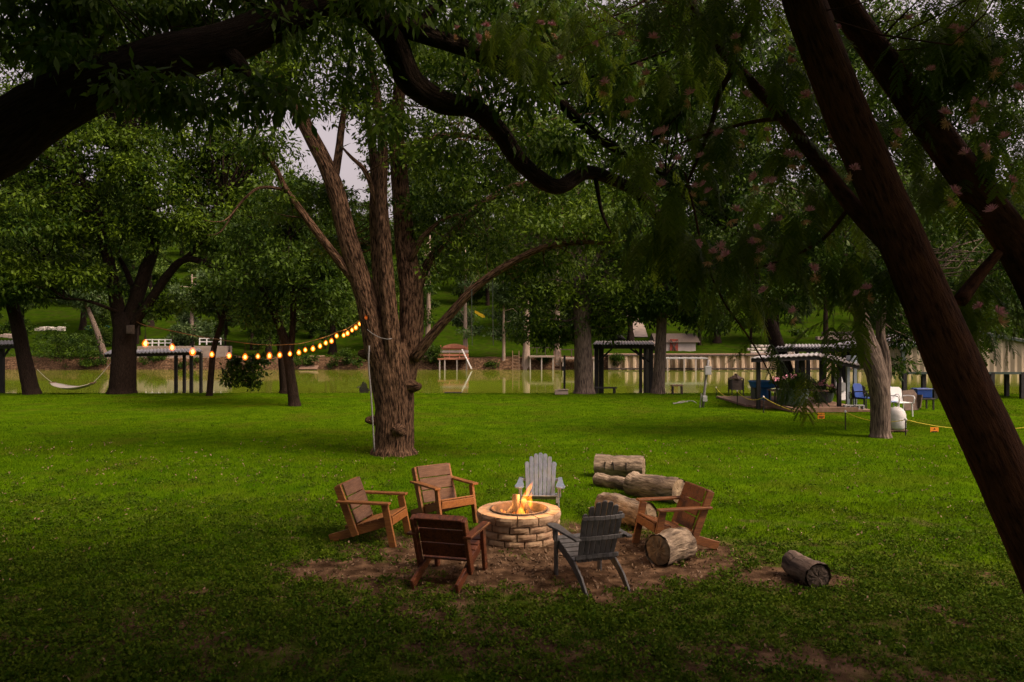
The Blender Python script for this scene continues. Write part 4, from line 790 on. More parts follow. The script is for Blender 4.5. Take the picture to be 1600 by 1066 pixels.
    up = blob_points([((6.5, 2.6, 8.3), (5.5, 2.7, .9), 640), ((5, -2, 8.3), (6, 3, 1.0), 260), ((11.5, -1, 7), (3.5, 4.5, 2.5), 160)], r)  # unseen leaf masses added here to keep light off the foreground
    link('added_shade_foliage', foliage_mesh('added_shade_foliage', up - base, .8 * r.uniform(.6, 1.2, len(up)), 26, (.34, .16), .5, 79, .4), M['leaf_mimosa'], t)
    def puff(seed, n=90):
        q = np.random.default_rng(seed); V = []
        for _ in range(n):
            d = q.normal(size=3); d[2] = abs(d[2]) + .25; d /= np.linalg.norm(d); w = np.cross(d, q.normal(size=3)); w /= np.linalg.norm(w); l = q.uniform(.022, .034); V += [w * .0012, d * l + w * .0007, d * l - w * .0007, -w * .0012]
        return mesh_np('blossom', np.array(V), np.arange(4 * n).reshape(-1, 4))
    pf = [puff(k) for k in range(4)]; pf2 = [puff(k + 9, 50) for k in range(2)]
    for m in pf: m.materials.append(M['pink'])
    for m in pf2: m.materials.append(M['peach'])
    spots = [(875, 92), (862, 40), (845, 38), (715, 45), (805, 10), (1010, 117), (1000, 103), (1040, 205), (1030, 210), (1078, 147), (1100, 288), (1085, 292), (1035, 290), (1107, 300), (1122, 210), (1180, 278), (1210, 284), (1240, 244), (1232, 240), (1182, 358), (1175, 380), (1190, 392), (1194, 455), (1240, 486), (1135, 400), (1125, 385), (1090, 382), (1235, 80), (1238, 98), (1248, 245), (1307, 45), (1525, 158), (1535, 165), (1475, 178), (1525, 190), (1543, 228), (1508, 240), (1580, 282), (1590, 140), (1355, 452), (1340, 460), (1160, 210), (1310, 222), (1300, 215), (1420, 30), (1500, 50), (1490, 45), (1115, 395), (1200, 285), (1560, 490), (1530, 480), (1335, 265), (745, 60), (760, 42), (930, 70), (945, 130), (970, 55), (985, 160), (1020, 60), (1150, 60), (1165, 150), (1200, 205), (1260, 150), (1095, 245), (1060, 250), (1150, 330), (1215, 345), (1265, 330), (1030, 260), (1400, 210), (1455, 110), (1560, 100), (1570, 215), (1490, 300), (1550, 330), (1270, 420), (1205, 420)]
    for k, (px, py) in enumerate(spots):
        D = 7.2 - (px - 700) / 800 * 1.6 + r.uniform(-.25, .1); o = link('blossom', pf[k % 4], None, t, P(px, py, D - .7) - base); o.rotation_euler = (r.normal(0, .5), r.normal(0, .5), r.uniform(0, 6)); s = r.uniform(1.1, 1.7); o.scale = (s, s, s)
        if k % 2: o = link('blossom', pf2[k % 2], None, t, P(px - r.uniform(-6, 10), py + 14, D - .68) - base); o.rotation_euler = (r.normal(2, .6), 0, r.uniform(0, 6)); o.scale = (s, s, s)
mimosa()
# ------------------------------------------------------------------ string lights
def string_lights():
    A = P(214, 503, 36.5); t = thing('string_lights', 'glowing amber string lights sagging from forked pecan to huge tree', 'string lights', A)
    px = [227, 269, 301, 331, 358, 383, 403, 421, 437, 453, 467, 477, 489, 500, 509, 518, 526, 537, 543, 550, 556, 562, 566, 573]
    by = [537, 543, 550, 554, 556, 558, 557, 556, 555, 553, 551, 547, 545, 541, 536, 533, 525, 524, 521, 516, 512, 506, 502, 496]
    cy = [509, 517, 524, 529, 533, 536, 538, 539, 539, 538, 537, 535, 532, 529, 526, 523, 519, 516, 513, 509, 505, 501, 498, 493]
    Dd = np.linspace(35.5, 18.0, len(px)); hot = glow('bulb_filament', (1.0, .40, .06), 5.5)
    sh = []                                                      # oversized glowing shells: the halo round each lamp is put into its shape
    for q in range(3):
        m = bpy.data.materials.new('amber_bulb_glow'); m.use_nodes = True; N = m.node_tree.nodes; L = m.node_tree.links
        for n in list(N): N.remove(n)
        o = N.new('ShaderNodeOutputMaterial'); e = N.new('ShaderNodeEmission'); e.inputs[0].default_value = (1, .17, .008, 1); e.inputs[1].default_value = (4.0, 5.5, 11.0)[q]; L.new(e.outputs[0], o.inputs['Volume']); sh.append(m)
    mb = MB(); pts = [A] + [P(a, c, d) for a, c, d in zip(px, cy, Dd)] + [P(577, 491, 17.95)]; mb.tube(pts, [.022 * d / 36 + .003 for d in [36] + list(Dd) + [18]], 6, 2); mb.build('cable', M['cable'], t)
    for a, b, c, d in zip(px, by, cy, Dd):
        k = d / FPX; R_ = (5.2 if a < 320 else 4.3 if a < 440 else 3.6) * k * random.uniform(.9, 1.1); cpt = P(a, b, d); top = P(a, c, d)
        mb = MB(); z1 = cpt[2] + R_ * 1.25; mb.cyl((cpt[0], cpt[1], z1), (cpt[0], cpt[1], z1 + R_ * .9), R_ * .30, R_ * .26, 8); mb.tube([(cpt[0], cpt[1], z1 + R_ * .8), top], [.12 * R_, .10 * R_], 5, 1); mb.build('socket', M['socket'], t)
        mb = MB(); mb.lathe([(R_ * .3, R_ * 1.3), (R_ * .72, R_ * .75), (R_, 0), (R_ * .8, -R_ * .75), (R_ * .35, -R_ * 1.1), (0, -R_ * 1.15)][::-1], cpt, 12); bu = mb.build('bulb_halo', sh[0 if a < 320 else 1 if a < 440 else 2], t, smooth=True); 
        mb = MB(); mb.lathe([(0, -R_ * .62), (R_ * .34, -R_ * .40), (R_ * .44, 0), (R_ * .30, R_ * .45), (0, R_ * .65)], cpt - np.array(bu.parent.location) + A, 8); mb.build('filament', hot, bu, smooth=True)
    for a, b, d in zip(px[1::4], by[1::4], Dd[1::4]):            # the bulbs' own light on leaves and trunks near them
        ld = bpy.data.lights.new('bulb_light', 'POINT'); ld.energy = 22; ld.color = (1, .45, .12); ld.shadow_soft_size = .1
        lo = bpy.data.objects.new('bulb_light', ld); COL.objects.link(lo); lo.parent = t; lo.location = tuple(P(a, b + 6, d - .2) - A)
string_lights()
c = P(204, 515, 36.35); mb = MB(); mb.box(c, (.34, .16, .42)); mb.box(c + np.array((0, -.11, 0)), (.26, .02, .32))
one(mb, 'utility_box', 'grey box fixed to the forked pecan where lights begin', 'box', M['dark_wood'], c, bevel=.02)
mb = MB(); pts = [P(577, 540, 17.85), P(576, 570, 17.85), P(580, 620, 17.9), P(583, 670, 17.95), P(585, 706, 18.0)]; mb.tube(pts, [.019] * 5, 8, 3); one(mb, 'conduit_pipe', 'thin pale conduit running up the left edge of the huge trunk', 'pipe', M['pvc'], pts[-1], smooth=True)
mb = MB(); pts = [P(574, 515, 17.8), P(583, 522, 17.75), P(595, 528, 17.75), P(606, 530, 17.75), P(612, 529, 17.8)]; mb.tube(pts, [.009] * 5, 5, 3); one(mb, 'wire', 'thin pale wire looping across the huge trunk below the lights', 'wire', M['pvc'], pts[0])
sw = thing('rope_swing', 'rope swing with yellow seat hanging from right limb of huge tree', 'swing', P(755, 540, 17.7))
for px, y0 in ((737, 452), (770, 432)):
    mb = MB(); mb.tube([P(px, y0, 17.7), P(px, 500, 17.7), P(px + 1, 540, 17.7)], [.010] * 3, 5, 2); mb.build('rope', M['green_trim'], sw)
mb = MB(); mb.prism([(0, 0), (.20, -.10), (.24, -.16), (.17, -.17), (.0, -.06)], P(742, 485, 17.7), (1, 0, 0), (0, 0, 1), .05); mb.build('seat', M['yellow_toy'], sw)

# ------------------------------------------------------------------ hammock
def hammock():
    D = 36.6; a = P(82, 598, D); b = P(146, 598, D); t = thing('hammock', 'pale canvas hammock slung between two trees at left', 'hammock', (a + b) / 2 - np.array((0, 0, .5)))
    n, m = 16, 6; v = []; f = []
    for i in range(n + 1):
        u = i / n; c = a + (b - a) * u; sag = .32 * (1 - (2 * u - 1) ** 2); wd = .18 + .42 * math.sin(math.pi * u) ** .6
        for j in range(m + 1):
            w = j / m * 2 - 1; v.append(c + np.array((0, w * wd, -sag + .12 * w * w * math.sin(math.pi * u))))
    f = [(i * (m + 1) + j, (i + 1) * (m + 1) + j, (i + 1) * (m + 1) + j + 1, i * (m + 1) + j + 1) for i in range(n) for j in range(m)]
    mb = MB(); mb.add(v, f); o = mb.build('cloth', M['hammock'], t, smooth=True); s = o.modifiers.new('thick', 'SOLIDIFY'); s.thickness = .02
    for p, q in ((a, P(58, 577, 36.4)), (b, P(176, 563, 36.7))): mb = MB(); mb.tube([p, (p + q) / 2 - np.array((0, 0, .05)), q], [.018, .016, .014], 6, 2); mb.build('rope', M['hammock'], t)
    for p in (a, b): mb = MB(); mb.bar(p + np.array((0, -.25, 0)), p + np.array((0, .25, 0)), .05, .05, (1, 0, 0)); mb.build('spreader', M['deck'], t)
hammock()

# ------------------------------------------------------------------ docks on the near bank
def corrugated(mb, p00, p10, p01, p11, n, amp=.03, thick=.03):
    """corrugated sheet between four corners (ridges run 00->01)"""
    p00, p10, p01, p11 = (np.asarray(q, float) for q in (p00, p10, p01, p11)); v = []
    for i in range(n + 1):
        u = i / n; a = p00 + (p10 - p00) * u; b = p01 + (p11 - p01) * u; h = np.array((0, 0, amp * (1 if i % 2 else -1)))
        v += [a + h, b + h, b + h - np.array((0, 0, thick)), a + h - np.array((0, 0, thick))]
    f = []
    for i in range(n): k = 4 * i; f += [(k, k + 4, k + 5, k + 1), (k + 2, k + 6, k + 7, k + 3), (k, k + 3, k + 7, k + 4), (k + 1, k + 5, k + 6, k + 2)]
    f += [(0, 1, 2, 3), (4 * n, 4 * n + 3, 4 * n + 2, 4 * n + 1)]; mb.add(v, f)
def posts(t, items, D, zb, w=.16, m='black'):
    for px, py in items:
        p = P(px, py, D); mb = MB(); mb.box((p[0], p[1], (p[2] + zb) / 2), (w, w, p[2] - zb)); mb.build('post', M[m], t, bevel=.01)
def beams(t, segs, w=.14, h=.2, m='black', name='beam'):
    for a, b in segs: mb = MB(); mb.bar(P(*a), P(*b), w, h, (0, 1, 0) if abs(a[2] - b[2]) < 1 else (1, 0, 0)); mb.build(name, M[m], t)
def boat_dock():
    t = thing('boat_dock', 'dark open-sided boat dock with flat tin roof, centre right', 'boat dock', P(975, 612, 41)); zb = -2.0
    posts(t, [(932, 542), (1017, 542)], 39.6, zb, .2); posts(t, [(938, 543), (1008, 543), (1001, 543)], 42.5, zb, .16); posts(t, [(941, 543), (1013, 543)], 45, zb, .16)
    a, b, c, d = P(925, 538, 39.2), P(1024, 538, 39.2), P(930, 533, 45.5), P(1020, 533, 45.5)
    mb = MB(); corrugated(mb, a, b, c, d, 40, .025); mb.build('roof', M['tin_dark'], t)
    beams(t, [((927, 542, 39.4), (1022, 542, 39.4)), ((930, 541, 45), (1018, 541, 45))], .12, .2); mb = MB(); mb.bar(P(930, 542, 39.5), P(935, 540, 45), .12, .2, (1, 0, 0)); mb.bar(P(1020, 542, 39.5), P(1014, 540, 45), .12, .2, (1, 0, 0)); mb.build('beam', M['black'], t)
    for p, q in (((934, 566, 39.6), (956, 545, 39.6)), ((1015, 566, 39.6), (985, 545, 39.6)), ((1006, 562, 42.5), (992, 546, 42.5))): mb = MB(); mb.bar(P(*p), P(*q), .08, .08); mb.build('brace', M['black'], t)
    mb = MB(); z = -.55
    for k in range(6): mb = MB(); y = 39.2 + k * .26; mb.box((P(975, 0, 40)[0], y, z), (3.5, .24, .05)); mb.build('deck_board', M['dark_wood'], t)
    mb = MB(); n = 12; pts = [P(952 + 26 * k / n, 531 - 3.5 * math.sin(math.pi * k / n), 42) for k in range(n + 1)]; mb.tube(pts, [.02 + .16 * math.sin(math.pi * k / n) for k in range(n + 1)], 10, 1); one(mb, 'kayak', 'dark upturned kayak lying on the boat dock roof', 'kayak', M['black'], pts[6], smooth=True)
boat_dock()
def bench(label, px, py, D, w, h, m='black'):
    c = P(px, py, D); t = thing('bench', label, 'bench', (c[0], D, c[2] - h)); mb = MB(); mb.box((0, 0, h), (w, .34, .06)); mb.build('seat', M[m], t, world=False)
    for s in (-1, 1): mb = MB(); mb.box((s * (w / 2 - .12), 0, h / 2 - .02), (.09, .3, h - .04)); mb.build('leg', M[m], t, world=False)
bench('dark wooden bench on the grass edge beside the tall grey trunk', 946, 606, 37.3, 1.1, .42)
bench('low dark bench at the water edge right of the huge tree', 708, 614, 37.9, .85, .4)
def far_adirondack():
    c = P(568, 617, 37.6); t = thing('adirondack_chair', 'tiny dark slatted chair at the water edge left of huge trunk', 'chair', c)
    for k in range(7): q = k - 3; h = .62 - .035 * q * q; mb = MB(); mb.box((q * .064, .1 - .0, h / 2 + .02), (.056, .02, h)); mb.build('back_slat', M['black'], t, world=False)
    for s in (-1, 1): mb = MB(); mb.box((s * .3, .35, .35), (.09, .7, .03)); mb.box((s * .28, .62, .15), (.05, .06, .36)); mb.build('armrest', M['black'], t, world=False)
    mb = MB(); mb.box((0, .36, .2), (.5, .5, .04)); mb.build('seat', M['black'], t, world=False)
far_adirondack()
c = P(882, 600, 37.5); mb = MB(); mb.box(c + np.array((0, 0, .45)), (.10, .10, 1.9)); mb.box(c + np.array((-.06, -.08, .75)), (.12, .1, .22)); one(mb, 'mooring_post', 'short dark post left of the tall grey trunk', 'post', M['black'], c, bevel=.01)
c = G(877, 617); mb = MB(); mb.box((c[0], c[1], .13), (.62, .3, .22)); mb.box((c[0] + .1, c[1] - .02, .25), (.5, .34, .03)); one(mb, 'storage_box', 'pale low box on the grass edge left of the tall grey trunk', 'box', M['path'], c, bevel=.01)
def left_dock():
    t = thing('boat_dock', 'low boat dock with pale tin roof behind the string lights', 'boat dock', P(262, 612, 40))
    posts(t, [(275, 556), (299, 556), (209, 558)], 39.5, -2, .15); posts(t, [(288, 553), (205, 553), (314, 552)], 43, -2, .15)
    mb = MB(); corrugated(mb, P(160, 553, 39.2), P(318, 549, 39.2), P(172, 547, 43.8), P(312, 544, 43.8), 54, .03); mb.build('roof', M['tin'], t)
    mb = MB(); mb.bar(P(164, 556, 39.4), P(314, 552.5, 39.4), .1, .16); mb.build('beam', M['black'], t); mb = MB(); mb.bar(P(176, 551, 43.4), P(310, 548, 43.4), .1, .14); mb.build('beam', M['black'], t)
left_dock()
def edge_dock():
    t = thing('boat_dock', 'dark dock roof on a black post at the left frame edge', 'boat dock', P(-10, 612, 37.6)); posts(t, [(3, 540)], 37.6, -1.6, .2); posts(t, [(-60, 540)], 37.6, -1.6, .2); posts(t, [(-10, 540)], 41, -1.8, .2)
    mb = MB(); corrugated(mb, P(-90, 541, 37), P(26, 538, 37), P(-90, 533, 41.5), P(22, 532, 41.5), 40, .03); mb.build('roof', M['tin_dark'], t); mb = MB(); mb.bar(P(-88, 544, 37.2), P(24, 541, 37.2), .12, .22); mb.build('beam', M['black'], t); mb = MB(); mb.bar(P(4, 560, 37.6), P(16, 543, 37.6), .08, .08); mb.build('brace', M['black'], t)
edge_dock()

# ------------------------------------------------------------------ power post, right-hand docks, boathouse and clutter
def power_post():
    c = G(1098, 637); t = thing('power_post', 'leaning grey power post with meter box on the lawn', 'power post', c); D = c[1]
    mb = MB(); mb.tube([c - np.array((0, 0, .05)), P(1103, 590, D), P(1107, 562, D)], [.055, .05, .05], 10, 2); mb.build('pole', M['pvc'], t, smooth=True)
    for px, py, w, h in ((1106, 579, .24, .34), (1101, 623, .17, .22)): mb = MB(); p = P(px, py, D - .1); mb.box(p, (w, .14, h)); mb.build('meter_box', M['grey_box'], t, bevel=.01)
    mb = MB(); mb.cyl(G(1095, 637) + np.array((-.06, -.08, -.03)), P(1096, 615, D - .08), .025, .025, 8); mb.build('conduit', M['pvc'], t)
power_post()
def right_dock():
    t = thing('boat_dock', 'dock shelter with pale gabled tin roof and planters on right', 'boat dock', P(1260, 632, 30.5)); D = 29.6
    posts(t, [(1185, 560), (1311, 566)], D, -.4, .14); posts(t, [(1218, 563), (1253, 562)], D + .2, -.2, .2 * .9); posts(t, [(1228, 560), (1283, 560)], 34, -.4, .14)
    rl, rr, ap = (1172, 559), (1345, 571), (1276, 555)
    mb = MB(); corrugated(mb, P(*rl, D - .5), P(*ap, D - .5), P(1190, 556, 34), P(1279, 551, 34), 26, .02); mb.build('roof', M['tin'], t)
    mb = MB(); corrugated(mb, P(*ap, D - .5), P(*rr, D - .5), P(1279, 551, 34), P(1338, 563, 34), 22, .02); mb.build('roof', M['tin_dark'], t)
    mb = MB(); mb.bar(P(1174, 563, D - .4), P(1276, 559, D - .4), .08, .16); mb.bar(P(1276, 559, D - .4), P(1343, 574, D - .4), .08, .16); mb.build('fascia', M['black'], t)
    for k in range(16):
        y = 28.4 + k * .40; mb = MB(); x0 = P(1180, 0, 29)[0] + max(0, (30.2 - y)) * .9; x1 = P(1338, 0, 29.6)[0]; mb.box(((x0 + x1) / 2, y, .05), (x1 - x0, .375, .07)); mb.build('deck_board', M['deck'], t)
    mb = MB(); mb.bar(P(1180, 626, 30.8), P(1240, 641, 28.1), .10, .16, (1, 0, 0)); mb.bar(P(1240, 641, 28.1), P(1340, 640, 28.1), .10, .16, (0, 1, 0)); mb.build('edging', M['deck'], t)
right_dock()
def back_dock():
    t = thing('boat_dock', 'long dark-framed dock roof behind the gabled shelter', 'boat dock', P(1300, 612, 39)); posts(t, [(1283, 548), (1288, 547), (1302, 548), (1318, 548), (1336, 548), (1245, 547), (1263, 547)], 38.5, -2, .16)
    mb = MB(); corrugated(mb, P(1212, 543, 38), P(1350, 543, 38), P(1216, 538, 43), P(1342, 538, 43), 50, .03); mb.build('roof', M['tin'], t); mb = MB(); mb.bar(P(1214, 546, 38.2), P(1348, 546, 38.2), .12, .24); mb.build('beam', M['black'], t)
    for a, b in (((1302, 560), (1290, 549)), ((1318, 562), (1330, 549)), ((1336, 562), (1322, 549)), ((1283, 560), (1272, 549))): mb = MB(); mb.bar(P(*a, 38.5), P(*b, 38.5), .08, .08); mb.build('brace', M['black'], t)
back_dock()
def boathouse():
    D = 34.0; x0, x1 = P(1411, 0, D)[0], P(1650, 0, D)[0]; zb, ze, za = P(0, 582, D)[2], P(0, 542, D)[2], P(0, 520, D)[2]; xm = (x0 + x1) / 2; y1 = D + 7
    t = thing('boathouse', 'beige metal-sided boathouse on black posts behind the leaning trunk', 'boathouse', (xm, D, zb - 1.6))
    n = 44; mb = MB()                                                      # ribbed front gable wall
    v = []; f = []
    for i in range(n + 1):
        x = x0 + (x1 - x0) * i / n; zt = ze + (za - ze) * (1 - abs(x - xm) / (xm - x0)); y = D + (.03 if i % 2 else -.03); v += [(x, y, zb), (x, y, zt)]
    f = [(2 * i, 2 * i + 2, 2 * i + 3, 2 * i + 1) for i in range(n)]; mb.add(v, f); mb.build('gable_wall', M['siding'], t)
    v = []
    for i in range(37): y = D + (y1 - D) * i / 36; x = x0 + (.03 if i % 2 else -.03); v += [(x, y, zb), (x, y, ze)]
    mb = MB(); mb.add(v, [(2 * i, 2 * i + 1, 2 * i + 3, 2 * i + 2) for i in range(36)]); mb.build('side_wall', M['siding'], t)
    mb = MB(); mb.add([(x1, D, zb), (x1, y1, zb), (x1, y1, ze), (x1, D, ze), (x0, y1, zb), (x0, y1, ze), (xm, y1, za)], [(0, 1, 2, 3), (4, 5, 6, 2, 1)]); mb.build('rear_wall', M['siding'], t)
    o = .25; s = (za - ze) / (xm - x0)
    mb = MB(); corrugated(mb, (x0 - o, D - .2, ze - s * o + .08), (x0 - o, y1, ze - s * o + .08), (xm, D - .2, za + .08), (xm, y1, za + .08), 30, .02); mb.build('roof', M['tin'], t)
    mb = MB(); corrugated(mb, (xm, D - .2, za + .08), (xm, y1, za + .08), (x1 + o, D - .2, ze - s * o + .08), (x1 + o, y1, ze - s * o + .08), 30, .02); mb.build('roof', M['tin'], t)
    mb = MB(); mb.bar((x0 - o, D - .14, ze - s * o), (xm, D - .14, za), .1, .16); mb.build('rake_trim', M['green_trim'], t); mb = MB(); mb.bar((xm, D - .14, za), (x1 + o, D - .14, ze - s * o), .1, .16); mb.build('rake_trim', M['green_trim'], t)
    mb = MB(); mb.box((x0, D - .02, (zb + ze) / 2), (.16, .14, ze - zb)); mb.build('corner_trim', M['green_trim'], t); mb = MB(); mb.box((xm, D, zb - .03), (x1 - x0 + .1, .14, .1)); mb.build('sill_beam', M['green_trim'], t)
    for px, dd in ((1413, D), (1443, D + .2), (1461, D + .1), (1503, D), (1550, D), (1573, D + 1.5), (1597, D), (1640, D)): p = P(px, 580, dd); mb = MB(); mb.box((p[0], dd, (zb - 2) / 2), (.16, .16, zb + 2)); mb.build('post', M['black'], t)
boathouse()
def plastic_chair(label, c, yaw, seat, frame, group=None, scale=1.0):
    t = thing('plastic_chair', label, 'chair', c, R(yaw), group); t.scale = (scale,) * 3
    for sx in (-1, 1):
        for sy in (-1, 1): mb = MB(); mb.tube([(sx * .22, sy * .24, 0), (sx * .20, sy * .23, .42)], [.02, .02], 6, 1); mb.build('leg', M[frame], t, world=False)
        mb = MB(); mb.tube([(.24, sx * .26, .42), (.26, sx * .27, .62), (.0, sx * .28, .65), (-.24, sx * .26, .62)], [.02] * 4, 6, 3); mb.build('armrest', M[frame], t, world=False)
    mb = MB(); mb.box((0, 0, .43), (.46, .48, .03)); mb.build('seat', M[seat], t, world=False, bevel=.008)
    mb = MB(); mb.prism([(-.23, 0), (.23, 0), (.24, .40), (.16, .47), (-.16, .47), (-.24, .40)], (-.23, 0, .44), (0, 1, 0), (-.22, 0, 1), .03); mb.build('backrest', M[seat], t, world=False, bevel=.008)
plastic_chair('white chair with pale blue back behind the white sack', G(1400, 652) + np.array((0, .6, 0)), -100, 'pale_blue', 'white', scale=1.15)
plastic_chair('white plastic chair beside the crooked forked trunk', G(1408, 650), -80, 'white', 'white', scale=1.1)
plastic_chair('dark chair with blue cushion left of the crooked trunk', G(1352, 641), -60, 'blue', 'black', scale=1.1)
plastic_chair('black chair stacked near the dock left of crooked trunk', G(1340, 640), -120, 'black', 'black', scale=1.0)
def sack():
    c = G(1401, 675); t = thing('white_sack', 'bulging white fabric sack on a low stand by crooked trunk', 'sack', c); r = np.random.default_rng(2)
    mb = MB(); mb.lathe([(.20, .08), (.245, .14), (.255, .32), (.25, .50), (.225, .62), (.15, .70), (.05, .73), (0, .73)], seg=18); mb.v = [(x * (1 + r.normal(0, .025)), y * (1 + r.normal(0, .025)), z + r.normal(0, .008)) for x, y, z in mb.v]; mb.build('bag', M['cloth_white'], t, world=False, smooth=True)
    mb = MB(); mb.box((0, 0, .06), (.5, .36, .03)); mb.box((-.2, 0, .02), (.04, .34, .06)); mb.box((.2, 0, .02), (.04, .34, .06)); mb.build('stand', M['deck'], t, world=False)
sack()
def table(label, c, w, d, h, top, leg, name='side_table'):
    t = thing(name, label, 'table', c); mb = MB(); mb.box((0, 0, h), (w, d, .05)); mb.build('table_top', M[top], t, world=False, bevel=.008)
    for sx in (-1, 1):
        for sy in (-1, 1): mb = MB(); mb.box((sx * (w / 2 - .06), sy * (d / 2 - .06), h / 2 - .02), (.05, .05, h - .04)); mb.build('leg', M[leg], t, world=False)
    return t
def wicker():
    c = G(1424, 642); t = thing('wicker_chair', 'brown wicker chair tipped on its side right of the sack', 'chair', c, R(20))
    mb = MB(); mb.prism([(-.34, .0), (.34, .0), (.40, .60), (.28, .78), (-.30, .74)], (0, 0, .02), (1, 0, 0), (0, .25, 1), .06); mb.build('seat', M['terracotta'], t, world=False); mb = MB(); mb.prism([(-.3, 0), (.3, 0), (.3, .5), (-.3, .5)], (.34, .2, .1), (0, 1, 0), (.2, 0, 1), .05); mb.build('backrest', M['terracotta'], t, world=False)
    for k in (-.25, .25): mb = MB(); mb.tube([(k, .1, .3), (k + .1, .55, .25)], [.025, .02], 6, 1); mb.build('leg', M['black'], t, world=False)
wicker()
c = G(1440, 640); table('low black table holding the blue tote', c, .75, .6, .42, 'black', 'black'); mb = MB(); mb.box(c + np.array((0, 0, .62)), (.58, .45, .32)); mb.box(c + np.array((0, 0, .79)), (.64, .5, .04)); one(mb, 'storage_tote', 'bright blue plastic tote on a low black table', 'tote', M['blue'], c + np.array((0, 0, .45)), bevel=.02)
c = G(1208, 632) + np.array((0, 1.2, .09)); mb = MB(); mb.lathe([(.50, .52), (.55, .56), (.60, .74), (.64, .76), (.64, .80), (.56, .80), (.54, .60), (0, .58)], c, 24); mb.lathe([(.3, 0), (.3, .5), (.0, .5)], c, 12); one(mb, 'water_tub', 'bright blue round tub on a stand under the gabled shelter', 'tub', M['sky_blue'], c)
c = G(1196, 628); mb = MB(); mb.box(c + np.array((0, .6, .42)), (.7, .6, .7)); mb.box(c + np.array((0, .6, .80)), (.76, .66, .06)); one(mb, 'storage_bin', 'dull green lidded bin at left corner of the shelter deck', 'bin', M['green_trim'], c, bevel=.02)
def planter(label, px, py, D, w, h, seed, pink=True):
    c = P(px, py, D); t = thing('planter', label, 'planter', c); r = np.random.default_rng(seed); mb = MB(); mb.lathe([(w * .36, 0), (w * .42, h * .1), (w * .5, h * .9), (w * .53, h), (w * .45, h), (w * .42, h * .88), (0, h * .86)], seg=18); mb.build('tub', M['green_trim'], t, world=False)
    pc = blob_points([((0, 0, h + .28), (w * .6, w * .5, .28), 34)], r); link('foliage', foliage_mesh('foliage', pc, .13 * r.uniform(.6, 1.2, len(pc)), 22, (.11, .045), .8, seed), M['leaf_dark'], t)
    if pink:
        fc = blob_points([((-.1, -.1, h + .42), (w * .55, w * .4, .22), 22)], r); fo = link('flowers', foliage_mesh('flowers', fc, .06 * r.uniform(.6, 1.2, len(fc)), 16, (.05, .04), .9, seed + 1), M['pink'], t); fo['kind'] = 'stuff'
planter('large dark planter tub with pink flowers at shelter front', 1238, 634, 29.0, 1.2, .62, 1); planter('dark planter with pink flowers deeper under the shelter', 1287, 628, 31.5, .8, .4, 2)
def grill():
    c = G(1150, 618); t = thing('fire_lantern', 'square black mesh fire lantern with pointed cap near power post', 'brazier', c); mb = MB(); mb.box((0, 0, .50), (.52, .52, .46)); mb.build('mesh_box', M['dark_wood'], t, world=False)
    for sx in (-1, 1):
        for sy in (-1, 1): mb = MB(); mb.box((sx * .27, sy * .27, .40), (.045, .045, .80)); mb.build('leg', M['black'], t, world=False)
    mb = MB(); mb.lathe([(.36, .76), (.37, .80), (.20, .90), (.08, .95), (.08, 1.02), (0, 1.03)], seg=4); mb.build('cap', M['terracotta'], t, world=False)
grill()
table('small brown stool at the water edge left of the power post', G(1058, 616), .55, .4, .42, 'deck', 'dark_wood')
table('dark low table under the gabled shelter', G(1320, 638) + np.array((-1.3, 1.4, .09)), 2.2, .8, .5, 'deck', 'black')
def hoist():
    c = G(1331, 634); t = thing('boat_hoist', 'blue-grey steel hoist column on concrete blocks beside shelter', 'hoist', c)
    for dx in (-.16, .12): mb = MB(); mb.box((dx, 0, .95), (.12, .14, 1.9)); mb.build('column', M['steel'], t, world=False)
    mb = MB(); mb.cyl((-.02, 0, 1.70), (-.02, 0, 2.0), .2, .2, 14); mb.build('motor', M['steel'], t, world=False)
hoist()
for k, (px, py, lab) in enumerate(((1327, 643, 'left grey concrete block beside the hoist'), (1341, 643, 'right grey concrete block beside the hoist'))):
    c = G(px, py); t = thing('concrete_block', lab, 'block', c); mb = MB()
    for dx in (-.17, 0, .17): mb.box((dx, 0, .12), (.045, .19, .20))
    mb.box((0, 0, .02), (.39, .19, .04)); mb.box((0, 0, .225), (.39, .19, .03)); mb.build('shell', M['grey_box'], t, world=False)
def ski():
    c = P(1316, 628, 31.8); t = thing('pedestal_fan', 'tall white upright fan under the shelter beside hoist', 'fan', c); mb = MB(); mb.prism([(-.16, 0), (.16, 0), (.20, .5), (.15, 1.0), (.0, 1.15), (-.15, 1.0), (-.20, .5)], (0, 0, .05), (1, 0, 0), (-.1, .2, 1), .10); mb.build('body', M['white'], t, world=False, bevel=.02); mb = MB(); mb.cyl((.02, -.02, .62), (.02, .1, .62), .19, .19, 16); mb.build('face', M['grey_box'], t, world=False)
ski()
c = G(1088, 634); mb = MB(); n = 26
mb.tube([(c[0] - .3 + .5 * math.cos(5.2 * k / n), c[1] + .8 + .22 * math.sin(7 * k / n), .03 + .08 * max(0, math.sin(9 * k / n)) ** 2) for k in range(n)], [.018] * n, 6, 1)
one(mb, 'garden_hose', 'loose white hose on the grass left of the power post', 'hose', M['pvc'], c)
